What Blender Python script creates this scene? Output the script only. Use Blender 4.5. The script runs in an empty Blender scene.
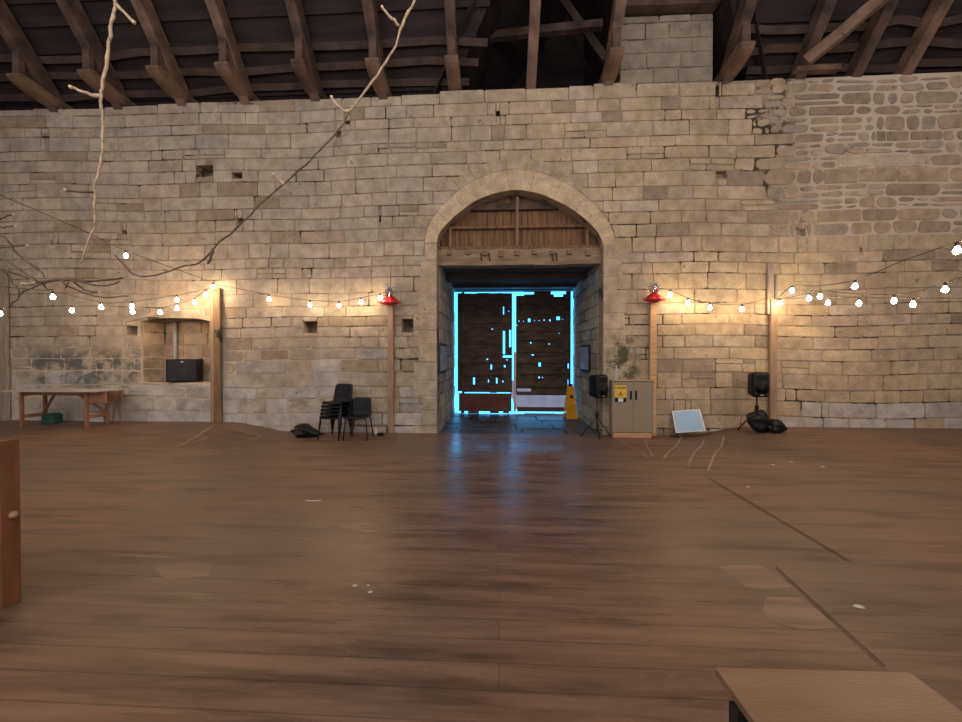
import bpy, bmesh, math, random
from mathutils import Vector, Matrix
random.seed(11)
R = random.Random(5)
sc = bpy.context.scene
COL = sc.collection
PI = math.pi

# ------------------------------------------------------------------ camera
F = 370.0; CH = 1.45
YAW = math.radians(2.78); PIT = math.atan(4/370)
cam_d = bpy.data.cameras.new('camera'); cam = bpy.data.objects.new('camera', cam_d); COL.objects.link(cam)
cam_d.sensor_width = 36; cam_d.lens = 36*F/962; cam_d.clip_start = .05
cam.location = (0, 0, CH); cam.rotation_euler = (PI/2-PIT, 0, YAW)
sc.camera = cam
RM = Matrix.Rotation(YAW, 3, 'Z') @ Matrix.Rotation(-PIT, 3, 'X')
def ray(px, py): return RM @ Vector(((px-481), F, -(py-361)))
def onY(px, py, Y=7.96):
    r = ray(px, py); t = Y/r.y; return Vector((r.x*t, Y, CH+r.z*t))
def onZ(px, py, z=0.0):
    r = ray(px, py); t = (z-CH)/r.z; return Vector((r.x*t, r.y*t, z))
W = 7.96

# ------------------------------------------------------------------ materials
def mat(name, col, rough=.7, metal=0, emit=None, es=0, var=.25, scale=8, bump=.2, bscale=40, attr=False, stretch=(1,1,1), spec=.5):
    m = bpy.data.materials.new(name); m.use_nodes = True
    n = m.node_tree; N = n.nodes; L = n.links
    b = N['Principled BSDF']
    b.inputs['Roughness'].default_value = rough; b.inputs['Metallic'].default_value = metal
    b.inputs['Specular IOR Level'].default_value = spec
    tc = N.new('ShaderNodeTexCoord'); mp = N.new('ShaderNodeMapping'); mp.inputs['Scale'].default_value = stretch
    L.new(tc.outputs['Object'], mp.inputs[0])
    nz = N.new('ShaderNodeTexNoise'); nz.inputs['Scale'].default_value = scale; nz.inputs['Detail'].default_value = 6
    L.new(mp.outputs[0], nz.inputs['Vector'])
    mr = N.new('ShaderNodeMapRange'); mr.inputs['From Min'].default_value = .3; mr.inputs['From Max'].default_value = .7
    mr.inputs['To Min'].default_value = 1-var; mr.inputs['To Max'].default_value = 1+var
    L.new(nz.outputs['Fac'], mr.inputs['Value'])
    vm = N.new('ShaderNodeVectorMath'); vm.operation = 'SCALE'
    if attr:
        a = N.new('ShaderNodeAttribute'); a.attribute_name = 'Col'; L.new(a.outputs['Color'], vm.inputs[0])
    else:
        vm.inputs[0].default_value = col
    L.new(mr.outputs[0], vm.inputs['Scale']); L.new(vm.outputs[0], b.inputs['Base Color'])
    if bump:
        n2 = N.new('ShaderNodeTexNoise'); n2.inputs['Scale'].default_value = bscale; n2.inputs['Detail'].default_value = 5
        L.new(mp.outputs[0], n2.inputs['Vector'])
        bp = N.new('ShaderNodeBump'); bp.inputs['Strength'].default_value = bump; bp.inputs['Distance'].default_value = .02
        L.new(n2.outputs['Fac'], bp.inputs['Height']); L.new(bp.outputs[0], b.inputs['Normal'])
    if emit:
        b.inputs['Emission Color'].default_value = (*emit, 1); b.inputs['Emission Strength'].default_value = es
    return m
M = {}
M['stone'] = mat('stone', (.4,.33,.25), .92, attr=True, var=.2, scale=5, bump=.7, bscale=18)
M['ring'] = mat('arch_stone', (.4,.33,.25), .88, attr=True, var=.12, scale=6, bump=.2, bscale=20)
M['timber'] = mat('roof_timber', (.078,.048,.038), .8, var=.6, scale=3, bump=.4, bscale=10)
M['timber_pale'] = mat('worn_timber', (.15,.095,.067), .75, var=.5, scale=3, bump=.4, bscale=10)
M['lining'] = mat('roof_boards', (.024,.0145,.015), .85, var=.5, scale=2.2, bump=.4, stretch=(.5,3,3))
M['purlin'] = mat('purlin_wood', (.055,.034,.028), .8, var=.4, scale=3, bump=.4, bscale=10)
M['post'] = mat('post_wood', (.33,.22,.15), .6, var=.25, scale=5, bump=.2, stretch=(4,4,.4))
M['post_dark'] = mat('post_wood_dark', (.2,.13,.08), .7, var=.35, scale=5, bump=.3, stretch=(4,4,.5))
M['post_grey'] = mat('post_wood_grey', (.3,.26,.22), .8, var=.3, scale=5, bump=.3, stretch=(4,4,.5))
M['board'] = mat('tympanum_boards', (.175,.095,.048), .75, var=.45, scale=4, bump=.3, stretch=(5,5,.5))
M['door'] = mat('door_boards', (.09,.06,.045), .85, var=.5, scale=3, bump=.5, stretch=(1,1,3))
M['door_red'] = mat('red_kickboard', (.14,.045,.035), .7, var=.3, scale=3)
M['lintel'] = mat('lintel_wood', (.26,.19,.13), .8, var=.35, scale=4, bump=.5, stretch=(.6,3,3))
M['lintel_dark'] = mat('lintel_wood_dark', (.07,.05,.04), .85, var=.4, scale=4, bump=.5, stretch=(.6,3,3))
M['flag'] = mat('flagstones', (.06,.06,.062), .42, var=.5, scale=2.5, bump=.8, bscale=5)
M['black'] = mat('black_plastic', (.006,.007,.010), .5, var=.2, spec=.25, bump=.1)
M['blacktube'] = mat('black_steel', (.012,.012,.014), .35, var=.1, bump=0)
M['grille'] = mat('speaker_grille', (.01,.012,.02), .6, var=.3, scale=60, bump=.5, bscale=200)
M['chair'] = mat('chair_plastic', (.006,.009,.015), .5, var=.15, spec=.25, bump=.1, bscale=120)
M['bag'] = mat('bin_liner', (.008,.009,.013), .35, var=.3, spec=.25, bump=.5, bscale=14)
M['cab'] = mat('cabinet_paint', (.285,.235,.18), .6, var=.06, scale=2, bump=.05)
M['cabwood'] = mat('new_softwood', (.55,.33,.18), .6, var=.2, scale=6, stretch=(.5,4,4))
M['yellow'] = mat('sign_yellow', (.75,.5,.07), .5, var=.08, bump=0)
M['white'] = mat('white_plastic', (.7,.7,.7), .5, var=.08, bump=0)
M['blueboard'] = mat('pale_blue_board', (.30,.50,.74), .45, var=.06, scale=2, bump=.05)
M['tabletop'] = mat('grey_laminate', (.42,.40,.42), .5, var=.12, scale=4, bump=.05)
M['tablewood'] = mat('table_softwood', (.3,.15,.09), .6, var=.25, scale=6)
M['benchwood'] = mat('bench_wood', (.19,.075,.042), .5, var=.25, scale=6, bump=.15, stretch=(3,3,.5))
M['oak'] = mat('oak_veneer', (.225,.145,.098), .3, var=.18, scale=3, bump=.1, stretch=(.7,4,4))
M['red'] = mat('red_satin', (.42,.012,.014), .3, var=.2, scale=12, bump=.2)
M['tinsel'] = mat('silver_tinsel', (.3,.3,.3), .25, metal=1, var=.5, scale=30, bump=0)
M['cone'] = mat('yellow_plastic', (.75,.36,.01), .5, var=.15, scale=5, bump=.05)
M['darkred'] = mat('dark_red_print', (.2,.02,.01), .5, var=.1, bump=0)
M['wire'] = mat('cable_rubber', (.035,.03,.03), .6, var=.1, bump=0)
M['bark'] = mat('branch_bark', (.48,.38,.27), .8, var=.4, scale=12, bump=.6, bscale=30)
M['bark_dark'] = mat('branch_bark_dark', (.13,.10,.075), .8, var=.4, scale=12, bump=.6, bscale=30)
M['cutwood'] = mat('cut_branch_end', (.8,.6,.38), .6, var=.1, bump=0)
M['bulb'] = mat('glowing_bulb', (1,.8,.5), .3, emit=(1,.68,.38), es=150, var=0, bump=0)
M['notice'] = mat('blue_lit_notice', (.42,.50,.66), .25, var=.25, scale=5, bump=0)  # blue daylight on the notices put into their colour
M['pipe'] = mat('grey_pipe', (.33,.36,.38), .4, var=.1, bump=0)
M['paper'] = mat('white_paper', (.5,.49,.47), .8, var=.05, bump=0)
M['tape'] = mat('pale_floor_line', (.33,.25,.2), .7, var=.2, scale=6, bump=0)
M['seam'] = mat('floor_seam', (.075,.05,.04), .9, var=.2, bump=0)
M['patchwood'] = mat('floor_worn_patch', (.205,.138,.112), .5, var=.35, scale=3, stretch=(.4,3,3))
M['ramp'] = mat('daylit_lilac', (.62,.56,.62), .8, var=.15, scale=3, bump=.2)  # pale lilac with daylight put into the tone, for ramp and stile
g = bpy.data.materials.new('clear_plastic'); g.use_nodes = True
gb = g.node_tree.nodes['Principled BSDF']; gb.inputs['Base Color'].default_value = (.85,.88,.9,1)
gb.inputs['Transmission Weight'].default_value = .75; gb.inputs['Roughness'].default_value = .15; gb.inputs['IOR'].default_value = 1.2
M['clear'] = g

def weather(m):
    n = m.node_tree; N = n.nodes; L = n.links; b = N['Principled BSDF']
    src = b.inputs['Base Color'].links[0].from_socket
    tc = N.new('ShaderNodeTexCoord'); sp = N.new('ShaderNodeSeparateXYZ'); L.new(tc.outputs['Object'], sp.inputs[0])
    def noise(sc_, det=6, ro=.6, st=None):
        q = N.new('ShaderNodeTexNoise'); q.inputs['Scale'].default_value = sc_; q.inputs['Detail'].default_value = det; q.inputs['Roughness'].default_value = ro
        if st:
            mp = N.new('ShaderNodeMapping'); mp.inputs['Scale'].default_value = st; L.new(tc.outputs['Object'], mp.inputs[0]); L.new(mp.outputs[0], q.inputs['Vector'])
        else: L.new(tc.outputs['Object'], q.inputs['Vector'])
        return q.outputs['Fac']
    def rg(v, a, c, lo=0, hi=1):
        q = N.new('ShaderNodeMapRange'); q.interpolation_type = 'SMOOTHSTEP'; q.inputs['From Min'].default_value = a; q.inputs['From Max'].default_value = c
        q.inputs['To Min'].default_value = lo; q.inputs['To Max'].default_value = hi; L.new(v, q.inputs['Value']); return q.outputs[0]
    def mul(a, c, op='MULTIPLY'):
        q = N.new('ShaderNodeMath'); q.operation = op; L.new(a, q.inputs[0]); L.new(c, q.inputs[1]); return q.outputs[0]
    k = mul(rg(noise(22, 8, .75, (1,1,2.2)), .25, .75, .72, 1.28), rg(noise(1.1, 5), .3, .7, .88, 1.12))
    v = N.new('ShaderNodeVectorMath'); v.operation = 'SCALE'; L.new(src, v.inputs[0]); L.new(k, v.inputs['Scale'])
    def mix(f, a, col):
        q = N.new('ShaderNodeMix'); q.data_type = 'RGBA'; L.new(f, q.inputs['Factor']); L.new(a, q.inputs['A']); q.inputs['B'].default_value = (*col,1); return q.outputs['Result']
    def box(x0,x1,z0,z1,s_):
        return mul(mul(rg(sp.outputs['X'],x0-s_,x0+s_), rg(sp.outputs['X'],x1+s_,x1-s_)), mul(rg(sp.outputs['Z'],z0-s_,z0+s_), rg(sp.outputs['Z'],z1+s_,z1-s_)))
    n4 = noise(2.4, 8, .7)
    c = mix(mul(rg(n4, .43, .56, 0, .9), box(-10.7,-8.0,.7,1.6,.25), 'MULTIPLY'), v.outputs[0], (.075,.095,.10))
    c = mix(mul(rg(noise(3.1, 8, .7), .44, .58), box(2.3,2.95,.95,1.85,.15)), c, (.075,.08,.05))
    # limewash, plus door light put into the tone, along foot of left bays
    c = mix(mul(rg(noise(1.9, 8, .7), .42, .62, 0, .75), mul(rg(sp.outputs['X'],-2.6,-3.2), rg(sp.outputs['Z'],1.3,.7))), c, (.56,.55,.55))
    # small pits and chips
    c = mix(rg(noise(7, 3, .5), .70, .76, 0, .7), c, (.10,.075,.05))
    L.new(c, b.inputs['Base Color'])
weather(M['stone'])
def mortar_mat():
    m = bpy.data.materials.new('lime_mortar'); m.use_nodes = True
    N = m.node_tree.nodes; L = m.node_tree.links; b = N['Principled BSDF']; b.inputs['Roughness'].default_value = .95
    g = N.new('ShaderNodeTexCoord'); s = N.new('ShaderNodeSeparateXYZ'); L.new(g.outputs['Object'], s.inputs[0])
    def rng(src, a, c):
        r = N.new('ShaderNodeMapRange'); r.interpolation_type = 'SMOOTHSTEP'
        r.inputs['From Min'].default_value = a; r.inputs['From Max'].default_value = c
        L.new(src, r.inputs['Value']); return r.outputs[0]
    def mul(a, c, op='MULTIPLY'):
        q = N.new('ShaderNodeMath'); q.operation = op; L.new(a, q.inputs[0]); L.new(c, q.inputs[1]); return q.outputs[0]
    right = mul(rng(s.outputs['X'], 5.2, 7), rng(s.outputs['Z'], 3.1, 4.2))
    left = mul(rng(s.outputs['X'], -2.8, -3.4), rng(s.outputs['Z'], 2.3, 1.3))
    f = mul(right, left, 'MAXIMUM')
    nz = N.new('ShaderNodeTexNoise'); nz.inputs['Scale'].default_value = .9; nz.inputs['Detail'].default_value = 5
    L.new(g.outputs['Object'], nz.inputs['Vector'])
    f2 = mul(f, rng(nz.outputs['Fac'], .22, .5))
    mx = N.new('ShaderNodeMix'); mx.data_type = 'RGBA'
    mx.inputs['A'].default_value = (.31,.25,.185,1); mx.inputs['B'].default_value = (.55,.48,.40,1)
    L.new(f2, mx.inputs['Factor'])
    n5 = N.new('ShaderNodeTexNoise'); n5.inputs['Scale'].default_value = 1.7; n5.inputs['Detail'].default_value = 6; n5.inputs['Roughness'].default_value = .7; L.new(g.outputs['Object'], n5.inputs['Vector'])
    m5 = N.new('ShaderNodeMix'); m5.data_type = 'RGBA'; L.new(mul(rng(n5.outputs['Fac'], .5, .6), rng(f2, .9, .1)), m5.inputs['Factor'])
    L.new(mx.outputs['Result'], m5.inputs['A']); m5.inputs['B'].default_value = (.05,.038,.028,1); L.new(m5.outputs['Result'], b.inputs['Base Color'])
    n2 = N.new('ShaderNodeTexNoise'); n2.inputs['Scale'].default_value = 25
    L.new(g.outputs['Object'], n2.inputs['Vector'])
    bp = N.new('ShaderNodeBump'); bp.inputs['Strength'].default_value = .5; bp.inputs['Distance'].default_value = .02
    L.new(n2.outputs['Fac'], bp.inputs['Height']); L.new(bp.outputs[0], b.inputs['Normal'])
    return m
M['mortar'] = mortar_mat()

def floor_mat():
    m = bpy.data.materials.new('floor_boards'); m.use_nodes = True
    N = m.node_tree.nodes; L = m.node_tree.links; b = N['Principled BSDF']
    tc = N.new('ShaderNodeTexCoord')
    br = N.new('ShaderNodeTexBrick'); br.inputs['Scale'].default_value = 1
    br.inputs['Brick Width'].default_value = 9; br.inputs['Row Height'].default_value = .145
    br.inputs['Mortar Size'].default_value = .004; br.inputs['Bias'].default_value = 0; br.offset = .37
    br.inputs['Color1'].default_value = (.152,.102,.083,1); br.inputs['Color2'].default_value = (.176,.118,.094,1)
    br.inputs['Mortar'].default_value = (.11,.074,.059,1)
    L.new(tc.outputs['Object'], br.inputs['Vector'])
    mp = N.new('ShaderNodeMapping'); mp.inputs['Scale'].default_value = (.45,5,1); L.new(tc.outputs['Object'], mp.inputs[0])
    nz = N.new('ShaderNodeTexNoise'); nz.inputs['Scale'].default_value = 2.2; nz.inputs['Detail'].default_value = 8; nz.inputs['Roughness'].default_value = .65
    L.new(mp.outputs[0], nz.inputs['Vector'])
    n3 = N.new('ShaderNodeTexNoise'); n3.inputs['Scale'].default_value = .55; n3.inputs['Detail'].default_value = 5
    L.new(tc.outputs['Object'], n3.inputs['Vector'])
    r1 = N.new('ShaderNodeMapRange'); r1.inputs['From Min'].default_value = .3; r1.inputs['From Max'].default_value = .7
    r1.inputs['To Min'].default_value = .66; r1.inputs['To Max'].default_value = 1.32; L.new(nz.outputs['Fac'], r1.inputs['Value'])
    v = N.new('ShaderNodeVectorMath'); v.operation = 'SCALE'; L.new(br.outputs['Color'], v.inputs[0]); L.new(r1.outputs[0], v.inputs['Scale'])
    mx = N.new('ShaderNodeMix'); mx.data_type = 'RGBA'; mx.blend_type = 'MULTIPLY'; mx.inputs['Factor'].default_value = 1
    cr = N.new('ShaderNodeValToRGB'); cr.color_ramp.elements[0].position = .35; cr.color_ramp.elements[1].position = .65
    cr.color_ramp.elements[0].color = (.78,.82,.85,1); cr.color_ramp.elements[1].color = (1.15,1.02,.92,1)
    L.new(n3.outputs['Fac'], cr.inputs[0]); L.new(v.outputs[0], mx.inputs['A']); L.new(cr.outputs[0], mx.inputs['B'])
    n6 = N.new('ShaderNodeTexNoise'); n6.inputs['Scale'].default_value = 2.6; n6.inputs['Detail'].default_value = 7; n6.inputs['Roughness'].default_value = .62
    mp6 = N.new('ShaderNodeMapping'); mp6.inputs['Scale'].default_value = (.3,2.4,1); mp6.inputs['Location'].default_value = (3,1,0); L.new(tc.outputs['Object'], mp6.inputs[0]); L.new(mp6.outputs[0], n6.inputs['Vector'])
    r6 = N.new('ShaderNodeMapRange'); r6.interpolation_type = 'SMOOTHSTEP'; r6.inputs['From Min'].default_value = .48; r6.inputs['From Max'].default_value = .64; r6.inputs['To Min'].default_value = 1.06; r6.inputs['To Max'].default_value = .66; L.new(n6.outputs['Fac'], r6.inputs['Value'])
    v6 = N.new('ShaderNodeVectorMath'); v6.operation = 'SCALE'; L.new(mx.outputs['Result'], v6.inputs[0]); L.new(r6.outputs[0], v6.inputs['Scale'])
    L.new(v6.outputs[0], b.inputs['Base Color'])
    r2 = N.new('ShaderNodeMapRange'); r2.inputs['From Min'].default_value = .3; r2.inputs['From Max'].default_value = .7
    r2.inputs['To Min'].default_value = .22; r2.inputs['To Max'].default_value = .5; L.new(nz.outputs['Fac'], r2.inputs['Value'])
    sx = N.new('ShaderNodeSeparateXYZ'); L.new(tc.outputs['Object'], sx.inputs[0])
    ab = N.new('ShaderNodeMath'); ab.operation = 'ADD'; ab.inputs[1].default_value = .15; L.new(sx.outputs['X'], ab.inputs[0])
    a2 = N.new('ShaderNodeMath'); a2.operation = 'ABSOLUTE'; L.new(ab.outputs[0], a2.inputs[0])
    r3 = N.new('ShaderNodeMapRange'); r3.interpolation_type = 'SMOOTHSTEP'; r3.inputs['From Min'].default_value = .2; r3.inputs['From Max'].default_value = 3.2; r3.inputs['To Min'].default_value = -.09; r3.inputs['To Max'].default_value = .22; L.new(a2.outputs[0], r3.inputs['Value'])
    a3 = N.new('ShaderNodeMath'); a3.operation = 'ADD'; L.new(r2.outputs[0], a3.inputs[0]); L.new(r3.outputs[0], a3.inputs[1])
    L.new(a3.outputs[0], b.inputs['Roughness'])
    b.inputs['Specular IOR Level'].default_value = .5
    bp = N.new('ShaderNodeBump'); bp.inputs['Strength'].default_value = .35; bp.inputs['Distance'].default_value = .012
    ad = N.new('ShaderNodeMath'); ad.operation = 'SUBTRACT'; L.new(nz.outputs['Fac'], ad.inputs[0]); L.new(br.outputs['Fac'], ad.inputs[1])
    L.new(ad.outputs[0], bp.inputs['Height']); L.new(bp.outputs[0], b.inputs['Normal'])
    return m
M['floor'] = floor_mat()

# ------------------------------------------------------------------ helpers
def frame(d):
    d = d.normalized(); u = Vector((0,0,1)) if abs(d.z) < .95 else Vector((1,0,0))
    a = d.cross(u).normalized(); return a, d.cross(a).normalized()
class MB:
    def __init__(s): s.v = []; s.f = []; s.c = []; s.smooth = []
    def add(s, vs, fs, c=None, smooth=False):
        o = len(s.v); s.v += [tuple(x) for x in vs]
        for f in fs: s.f.append([o+i for i in f]); s.c.append(c or (.5,.5,.5)); s.smooth.append(smooth)
        return s
    def box(s, lo, hi, c=None, rz=0, piv=None, bev=0, rot=None):
        x0,y0,z0 = lo; x1,y1,z1 = hi
        if bev:
            b = min(bev, (x1-x0)*.45, (y1-y0)*.45, (z1-z0)*.45)
            bm = bmesh.new(); bmesh.ops.create_cube(bm, size=1)
            for v in bm.verts: v.co = Vector(((x0+x1)/2+v.co.x*(x1-x0), (y0+y1)/2+v.co.y*(y1-y0), (z0+z1)/2+v.co.z*(z1-z0)))
            bmesh.ops.bevel(bm, geom=bm.edges[:], offset=b, segments=2, profile=.5, affect='EDGES')
            bm.verts.index_update(); vs = [v.co.copy() for v in bm.verts]; fs = [[v.index for v in f.verts] for f in bm.faces]; bm.free()
        else:
            vs = [Vector(p) for p in ((x0,y0,z0),(x1,y0,z0),(x1,y1,z0),(x0,y1,z0),(x0,y0,z1),(x1,y0,z1),(x1,y1,z1),(x0,y1,z1))]
            fs = [(0,3,2,1),(4,5,6,7),(0,1,5,4),(1,2,6,5),(2,3,7,6),(3,0,4,7)]
        if rz or rot:
            p = Vector(piv) if piv else Vector(((x0+x1)/2,(y0+y1)/2,(z0+z1)/2))
            Q = rot if rot else Matrix.Rotation(rz, 3, 'Z')
            vs = [p+Q@(v-p) for v in vs]
        return s.add(vs, fs, c)
    def bar(s, a, b, w, h, up=None, c=None):
        a = Vector(a); b = Vector(b); d = (b-a).normalized()
        up = Vector(up) if up else (Vector((0,0,1)) if abs(d.z) < .9 else Vector((0,1,0)))
        sd = d.cross(up).normalized(); u2 = sd.cross(d)
        vs = [p+sd*i*w/2+u2*j*h/2 for p in (a,b) for i,j in ((-1,-1),(1,-1),(1,1),(-1,1))]
        return s.add(vs, [(0,1,2,3),(7,6,5,4),(0,4,5,1),(1,5,6,2),(2,6,7,3),(3,7,4,0)], c)
    def tube(s, pts, rad, n=8, c=None):
        pts = [Vector(p) for p in pts]; k = len(pts); rr = rad if isinstance(rad, (list,tuple)) else [rad]*k
        vs = []; pa = None
        for i,p in enumerate(pts):
            d = (pts[min(i+1,k-1)]-pts[max(i-1,0)])
            a, b = frame(d)
            if pa is not None:
                a = (pa - d.normalized()*pa.dot(d.normalized()))
                a = a.normalized() if a.length > 1e-5 else frame(d)[0]; b = d.normalized().cross(a)
            pa = a
            vs += [p+(a*math.cos(2*PI*j/n)+b*math.sin(2*PI*j/n))*rr[i] for j in range(n)]
        fs = [(i*n+j, i*n+(j+1)%n, (i+1)*n+(j+1)%n, (i+1)*n+j) for i in range(k-1) for j in range(n)]
        fs += [tuple(range(n))[::-1], tuple((k-1)*n+j for j in range(n))]
        return s.add(vs, fs, c, True)
    def lathe(s, prof, cen=(0,0,0), n=16, c=None, sx=1, sy=1, smooth=True, wob=None):
        vs = []
        for r,z in prof:
            for j in range(n):
                t = 2*PI*j/n; q = r*(wob(t) if wob else 1)
                vs.append((cen[0]+q*sx*math.cos(t), cen[1]+q*sy*math.sin(t), cen[2]+z))
        k = len(prof)
        fs = [(i*n+j, i*n+(j+1)%n, (i+1)*n+(j+1)%n, (i+1)*n+j) for i in range(k-1) for j in range(n)]
        fs += [tuple(range(n))[::-1], tuple((k-1)*n+j for j in range(n))]
        return s.add(vs, fs, c, smooth)
    def prism(s, poly, y0, y1, c=None):
        k = len(poly)
        vs = [(x,y0,z) for x,z in poly]+[(x,y1,z) for x,z in poly]
        fs = [tuple(range(k)), tuple(range(2*k-1,k-1,-1))]+[(i,k+i,k+(i+1)%k,(i+1)%k) for i in range(k)]
        return s.add(vs, fs, c)
    def build(s, name, m, parent=None, fix=False, shift=None):
        me = bpy.data.meshes.new(name)
        vs = s.v
        if shift is not None: vs = [(v[0]-shift[0], v[1]-shift[1], v[2]-shift[2]) for v in vs]
        me.from_pydata(vs, [], s.f)
        at = me.color_attributes.new('Col', 'FLOAT_COLOR', 'CORNER')
        i = 0
        for p, c, sm in zip(me.polygons, s.c, s.smooth):
            p.use_smooth = sm
            for _ in p.loop_indices: at.data[i].color = (*c, 1); i += 1
        me.materials.append(m)
        if fix:
            bm = bmesh.new(); bm.from_mesh(me); bmesh.ops.recalc_face_normals(bm, faces=bm.faces[:]); bm.to_mesh(me); bm.free()
        o = bpy.data.objects.new(name, me); COL.objects.link(o)
        if parent: o.parent = parent
        return o
def tag(o, label, cat, group=None):
    o['label'] = label; o['category'] = cat
    if group: o['group'] = group
    return o
def struct(o): o['kind'] = 'structure'; return o
def empty(name, loc, label, cat, group=None, rz=0):
    o = bpy.data.objects.new(name, None); COL.objects.link(o); o.location = loc; o.rotation_euler.z = rz
    o.empty_display_size = .1
    return tag(o, label, cat, group)
def copy_tree(o, parent=None):
    c = o.copy(); COL.objects.link(c)
    if parent: c.parent = parent
    for ch in list(o.children): copy_tree(ch, c)
    return c
ORD = ['first','second','third','fourth','fifth','sixth','seventh','eighth','ninth','tenth','eleventh','twelfth']

# ------------------------------------------------------------------ floor
XL = onY(437, 300).x; XR = onY(603, 300).x
def ss(a, b, x):
    t = max(0, min(1, (x-a)/(b-a))); return t*t*(3-2*t)
def fz(x, y): return -.2*ss(-6.0,-4.55,x)*(1-ss(3.8,5.2,x))*ss(5.4,7.3,y)
def onF(px, py):
    p = onZ(px, py, 0)
    for _ in range(12): p = onZ(px, py, fz(p.x, p.y))
    return p
m = MB(); nx, ny = 110, 60; xs = [-13+25*i/nx for i in range(nx+1)]; ys = [-3+10.98*j/ny for j in range(ny+1)]
m.add([(x,y,fz(x,y)) for y in ys for x in xs], [(j*(nx+1)+i, j*(nx+1)+i+1, (j+1)*(nx+1)+i+1, (j+1)*(nx+1)+i) for j in range(ny) for i in range(nx)], smooth=True)
floor = struct(m.build('floor', M['floor']))
# flagged passage floor
m = MB()
y = W+.0; row = 0
while y < 10.8:
    d = R.uniform(.45,.75); x = XL-.05-R.uniform(0,.5)
    while x < XR+.05:
        w = R.uniform(.5,1.0); x0 = max(x, XL-.05); x1 = min(x+w, XR+.05)
        if x1-x0 > .1: m.box((x0+.01,y+.01,-.5),(x1-.01,y+d-.01,-.2-R.uniform(0,.03)), bev=.01)
        x += w
    y += d
m.box((XL-.1,W,-.6),(XR+.1,11.1,-.26))
m.build('stone_paving', M['flag'], floor)
def strip(a, b, w, name, mt, lift=.009):
    a = Vector(a); b = Vector(b); k = 14; d = (b-a).normalized(); s_ = Vector((-d.y, d.x, 0))*w/2
    m = MB(); vs = []
    for i in range(k+1):
        p = a.lerp(b, i/k)
        for q in (p-s_, p+s_): vs.append((q.x, q.y, fz(q.x,q.y)+lift))
    m.add(vs, [(2*i,2*i+2,2*i+3,2*i+1) for i in range(k)])
    return m.build(name, mt, floor)
for (a,b,c,d,w) in [(215,425,177,447,.04),(208,438,182,446,.03),(262,436,212,447,.03),(225,428,262,436,.02),
                    (683,433,664,459,.03),(704,440,688,466,.03),(724,437,708,471,.03),(645,439,652,457,.025),(622,440,648,459,.025)]:
    strip(onF(a,b), onF(c,d), w, 'floor_line', M['tape'])
strip(onF(708,478), onF(850,562), .012, 'floor_seam', M['seam'])
strip(onF(776,568), onF(885,668), .009, 'floor_seam', M['seam'])
# worn patch of boards
a = onF(722,566); b = onF(764,564); c = onF(792,586); d = onF(745,588)
for quad in ([(718,567),(740,565),(766,566),(778,575),(790,587),(770,590),(744,588),(730,577)], [(762,597),(800,598),(822,612),(836,628),(800,630),(772,622),(760,610)], [(150,566),(190,562),(215,566),(205,576),(170,580)]):
    P = [onF(*q) for q in quad]; mm = MB(); mm.add([(p.x+R.uniform(-.03,.03),p.y,.0012) for p in P], [tuple(range(len(P)))[::-1]]); mm.build('worn_patch', M['patchwood'], floor)

# ------------------------------------------------------------------ stone blocks
def warp(x, z):
    d = ss(2.6, 4.5, abs(x-(XL+XR)/2))
    return x, z+d*(.035*math.sin(.5*x+1)+.02*math.sin(1.4*x+.7*z))
def chop(poly, r):
    out = []; k = len(poly)
    for i in range(k):
        p = Vector(poly[i]); a = Vector(poly[i-1]); b = Vector(poly[(i+1)%k])
        da = min(r, (a-p).length*.4); db = min(r, (b-p).length*.4)
        out.append(tuple(p+(a-p).normalized()*da)); out.append(tuple(p+(b-p).normalized()*db))
    return out
def emit_block(m, poly, gap, prot, col, mapf, rnd, bev=.006, usewarp=True):
    cx = sum(p[0] for p in poly)/len(poly); cz = sum(p[1] for p in poly)/len(poly)
    w = max(p[0] for p in poly)-min(p[0] for p in poly); h = max(p[1] for p in poly)-min(p[1] for p in poly)
    if w < .04 or h < .04: return
    def inset(P, g_): return [(cx+(x-cx)*max(.1,1-2*g_/w), cz+(z-cz)*max(.1,1-2*g_/h)) for x,z in P]
    P = inset(poly, gap/2); P = [(x+R.uniform(-1,1)*rnd*.25, z+R.uniform(-1,1)*rnd*.25) for x,z in P]
    P = chop(P, rnd)
    if rnd > .03:
        P = [(x+R.uniform(-1,1)*.022, z+R.uniform(-1,1)*.016) for x,z in P]; P = chop(P, .03)
    Q = inset(P, bev); k = len(P)
    if usewarp: P = [warp(*p) for p in P]; Q = [warp(*p) for p in Q]
    tx = R.uniform(-.003,.003); tz = R.uniform(-.008,.008)
    vs = [mapf(x, z, -.02) for x,z in P]+[mapf(x, z, prot+tx*(x-cx)+tz*(z-cz)) for x,z in Q]
    m.add(vs, [tuple(range(k,2*k))]+[(i,(i+1)%k,k+(i+1)%k,k+i) for i in range(k)], col)
def sub_rect(r, h):
    x0,z0,x1,z1 = r; a0,b0,a1,b1 = h
    if x1 <= a0 or x0 >= a1 or z1 <= b0 or z0 >= b1: return [r]
    out = []
    if x0 < a0: out.append((x0,z0,a0,z1)); x0 = a0
    if x1 > a1: out.append((a1,z0,x1,z1)); x1 = a1
    if z0 < b0: out.append((x0,z0,x1,b0))
    if z1 > b1: out.append((x0,b1,x1,z1))
    return out
def clip_half(poly, p, n):
    out = []; k = len(poly)
    for i in range(k):
        a = Vector(poly[i]); b = Vector(poly[(i+1)%k]); da = (a-p).dot(n); db = (b-p).dot(n)
        if da >= 0: out.append(tuple(a))
        if da*db < 0: out.append(tuple(a.lerp(b, da/(da-db))))
    return out
def jit(c, v): k = 1+R.uniform(-v, v); return tuple(max(0,x*k*(1+R.uniform(-.012,.012))) for x in c)
def to_px(x, z):
    v = RM.transposed() @ Vector((x, W, z-CH)); return 481+F*v.x/v.y, 361-F*v.z/v.y
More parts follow.
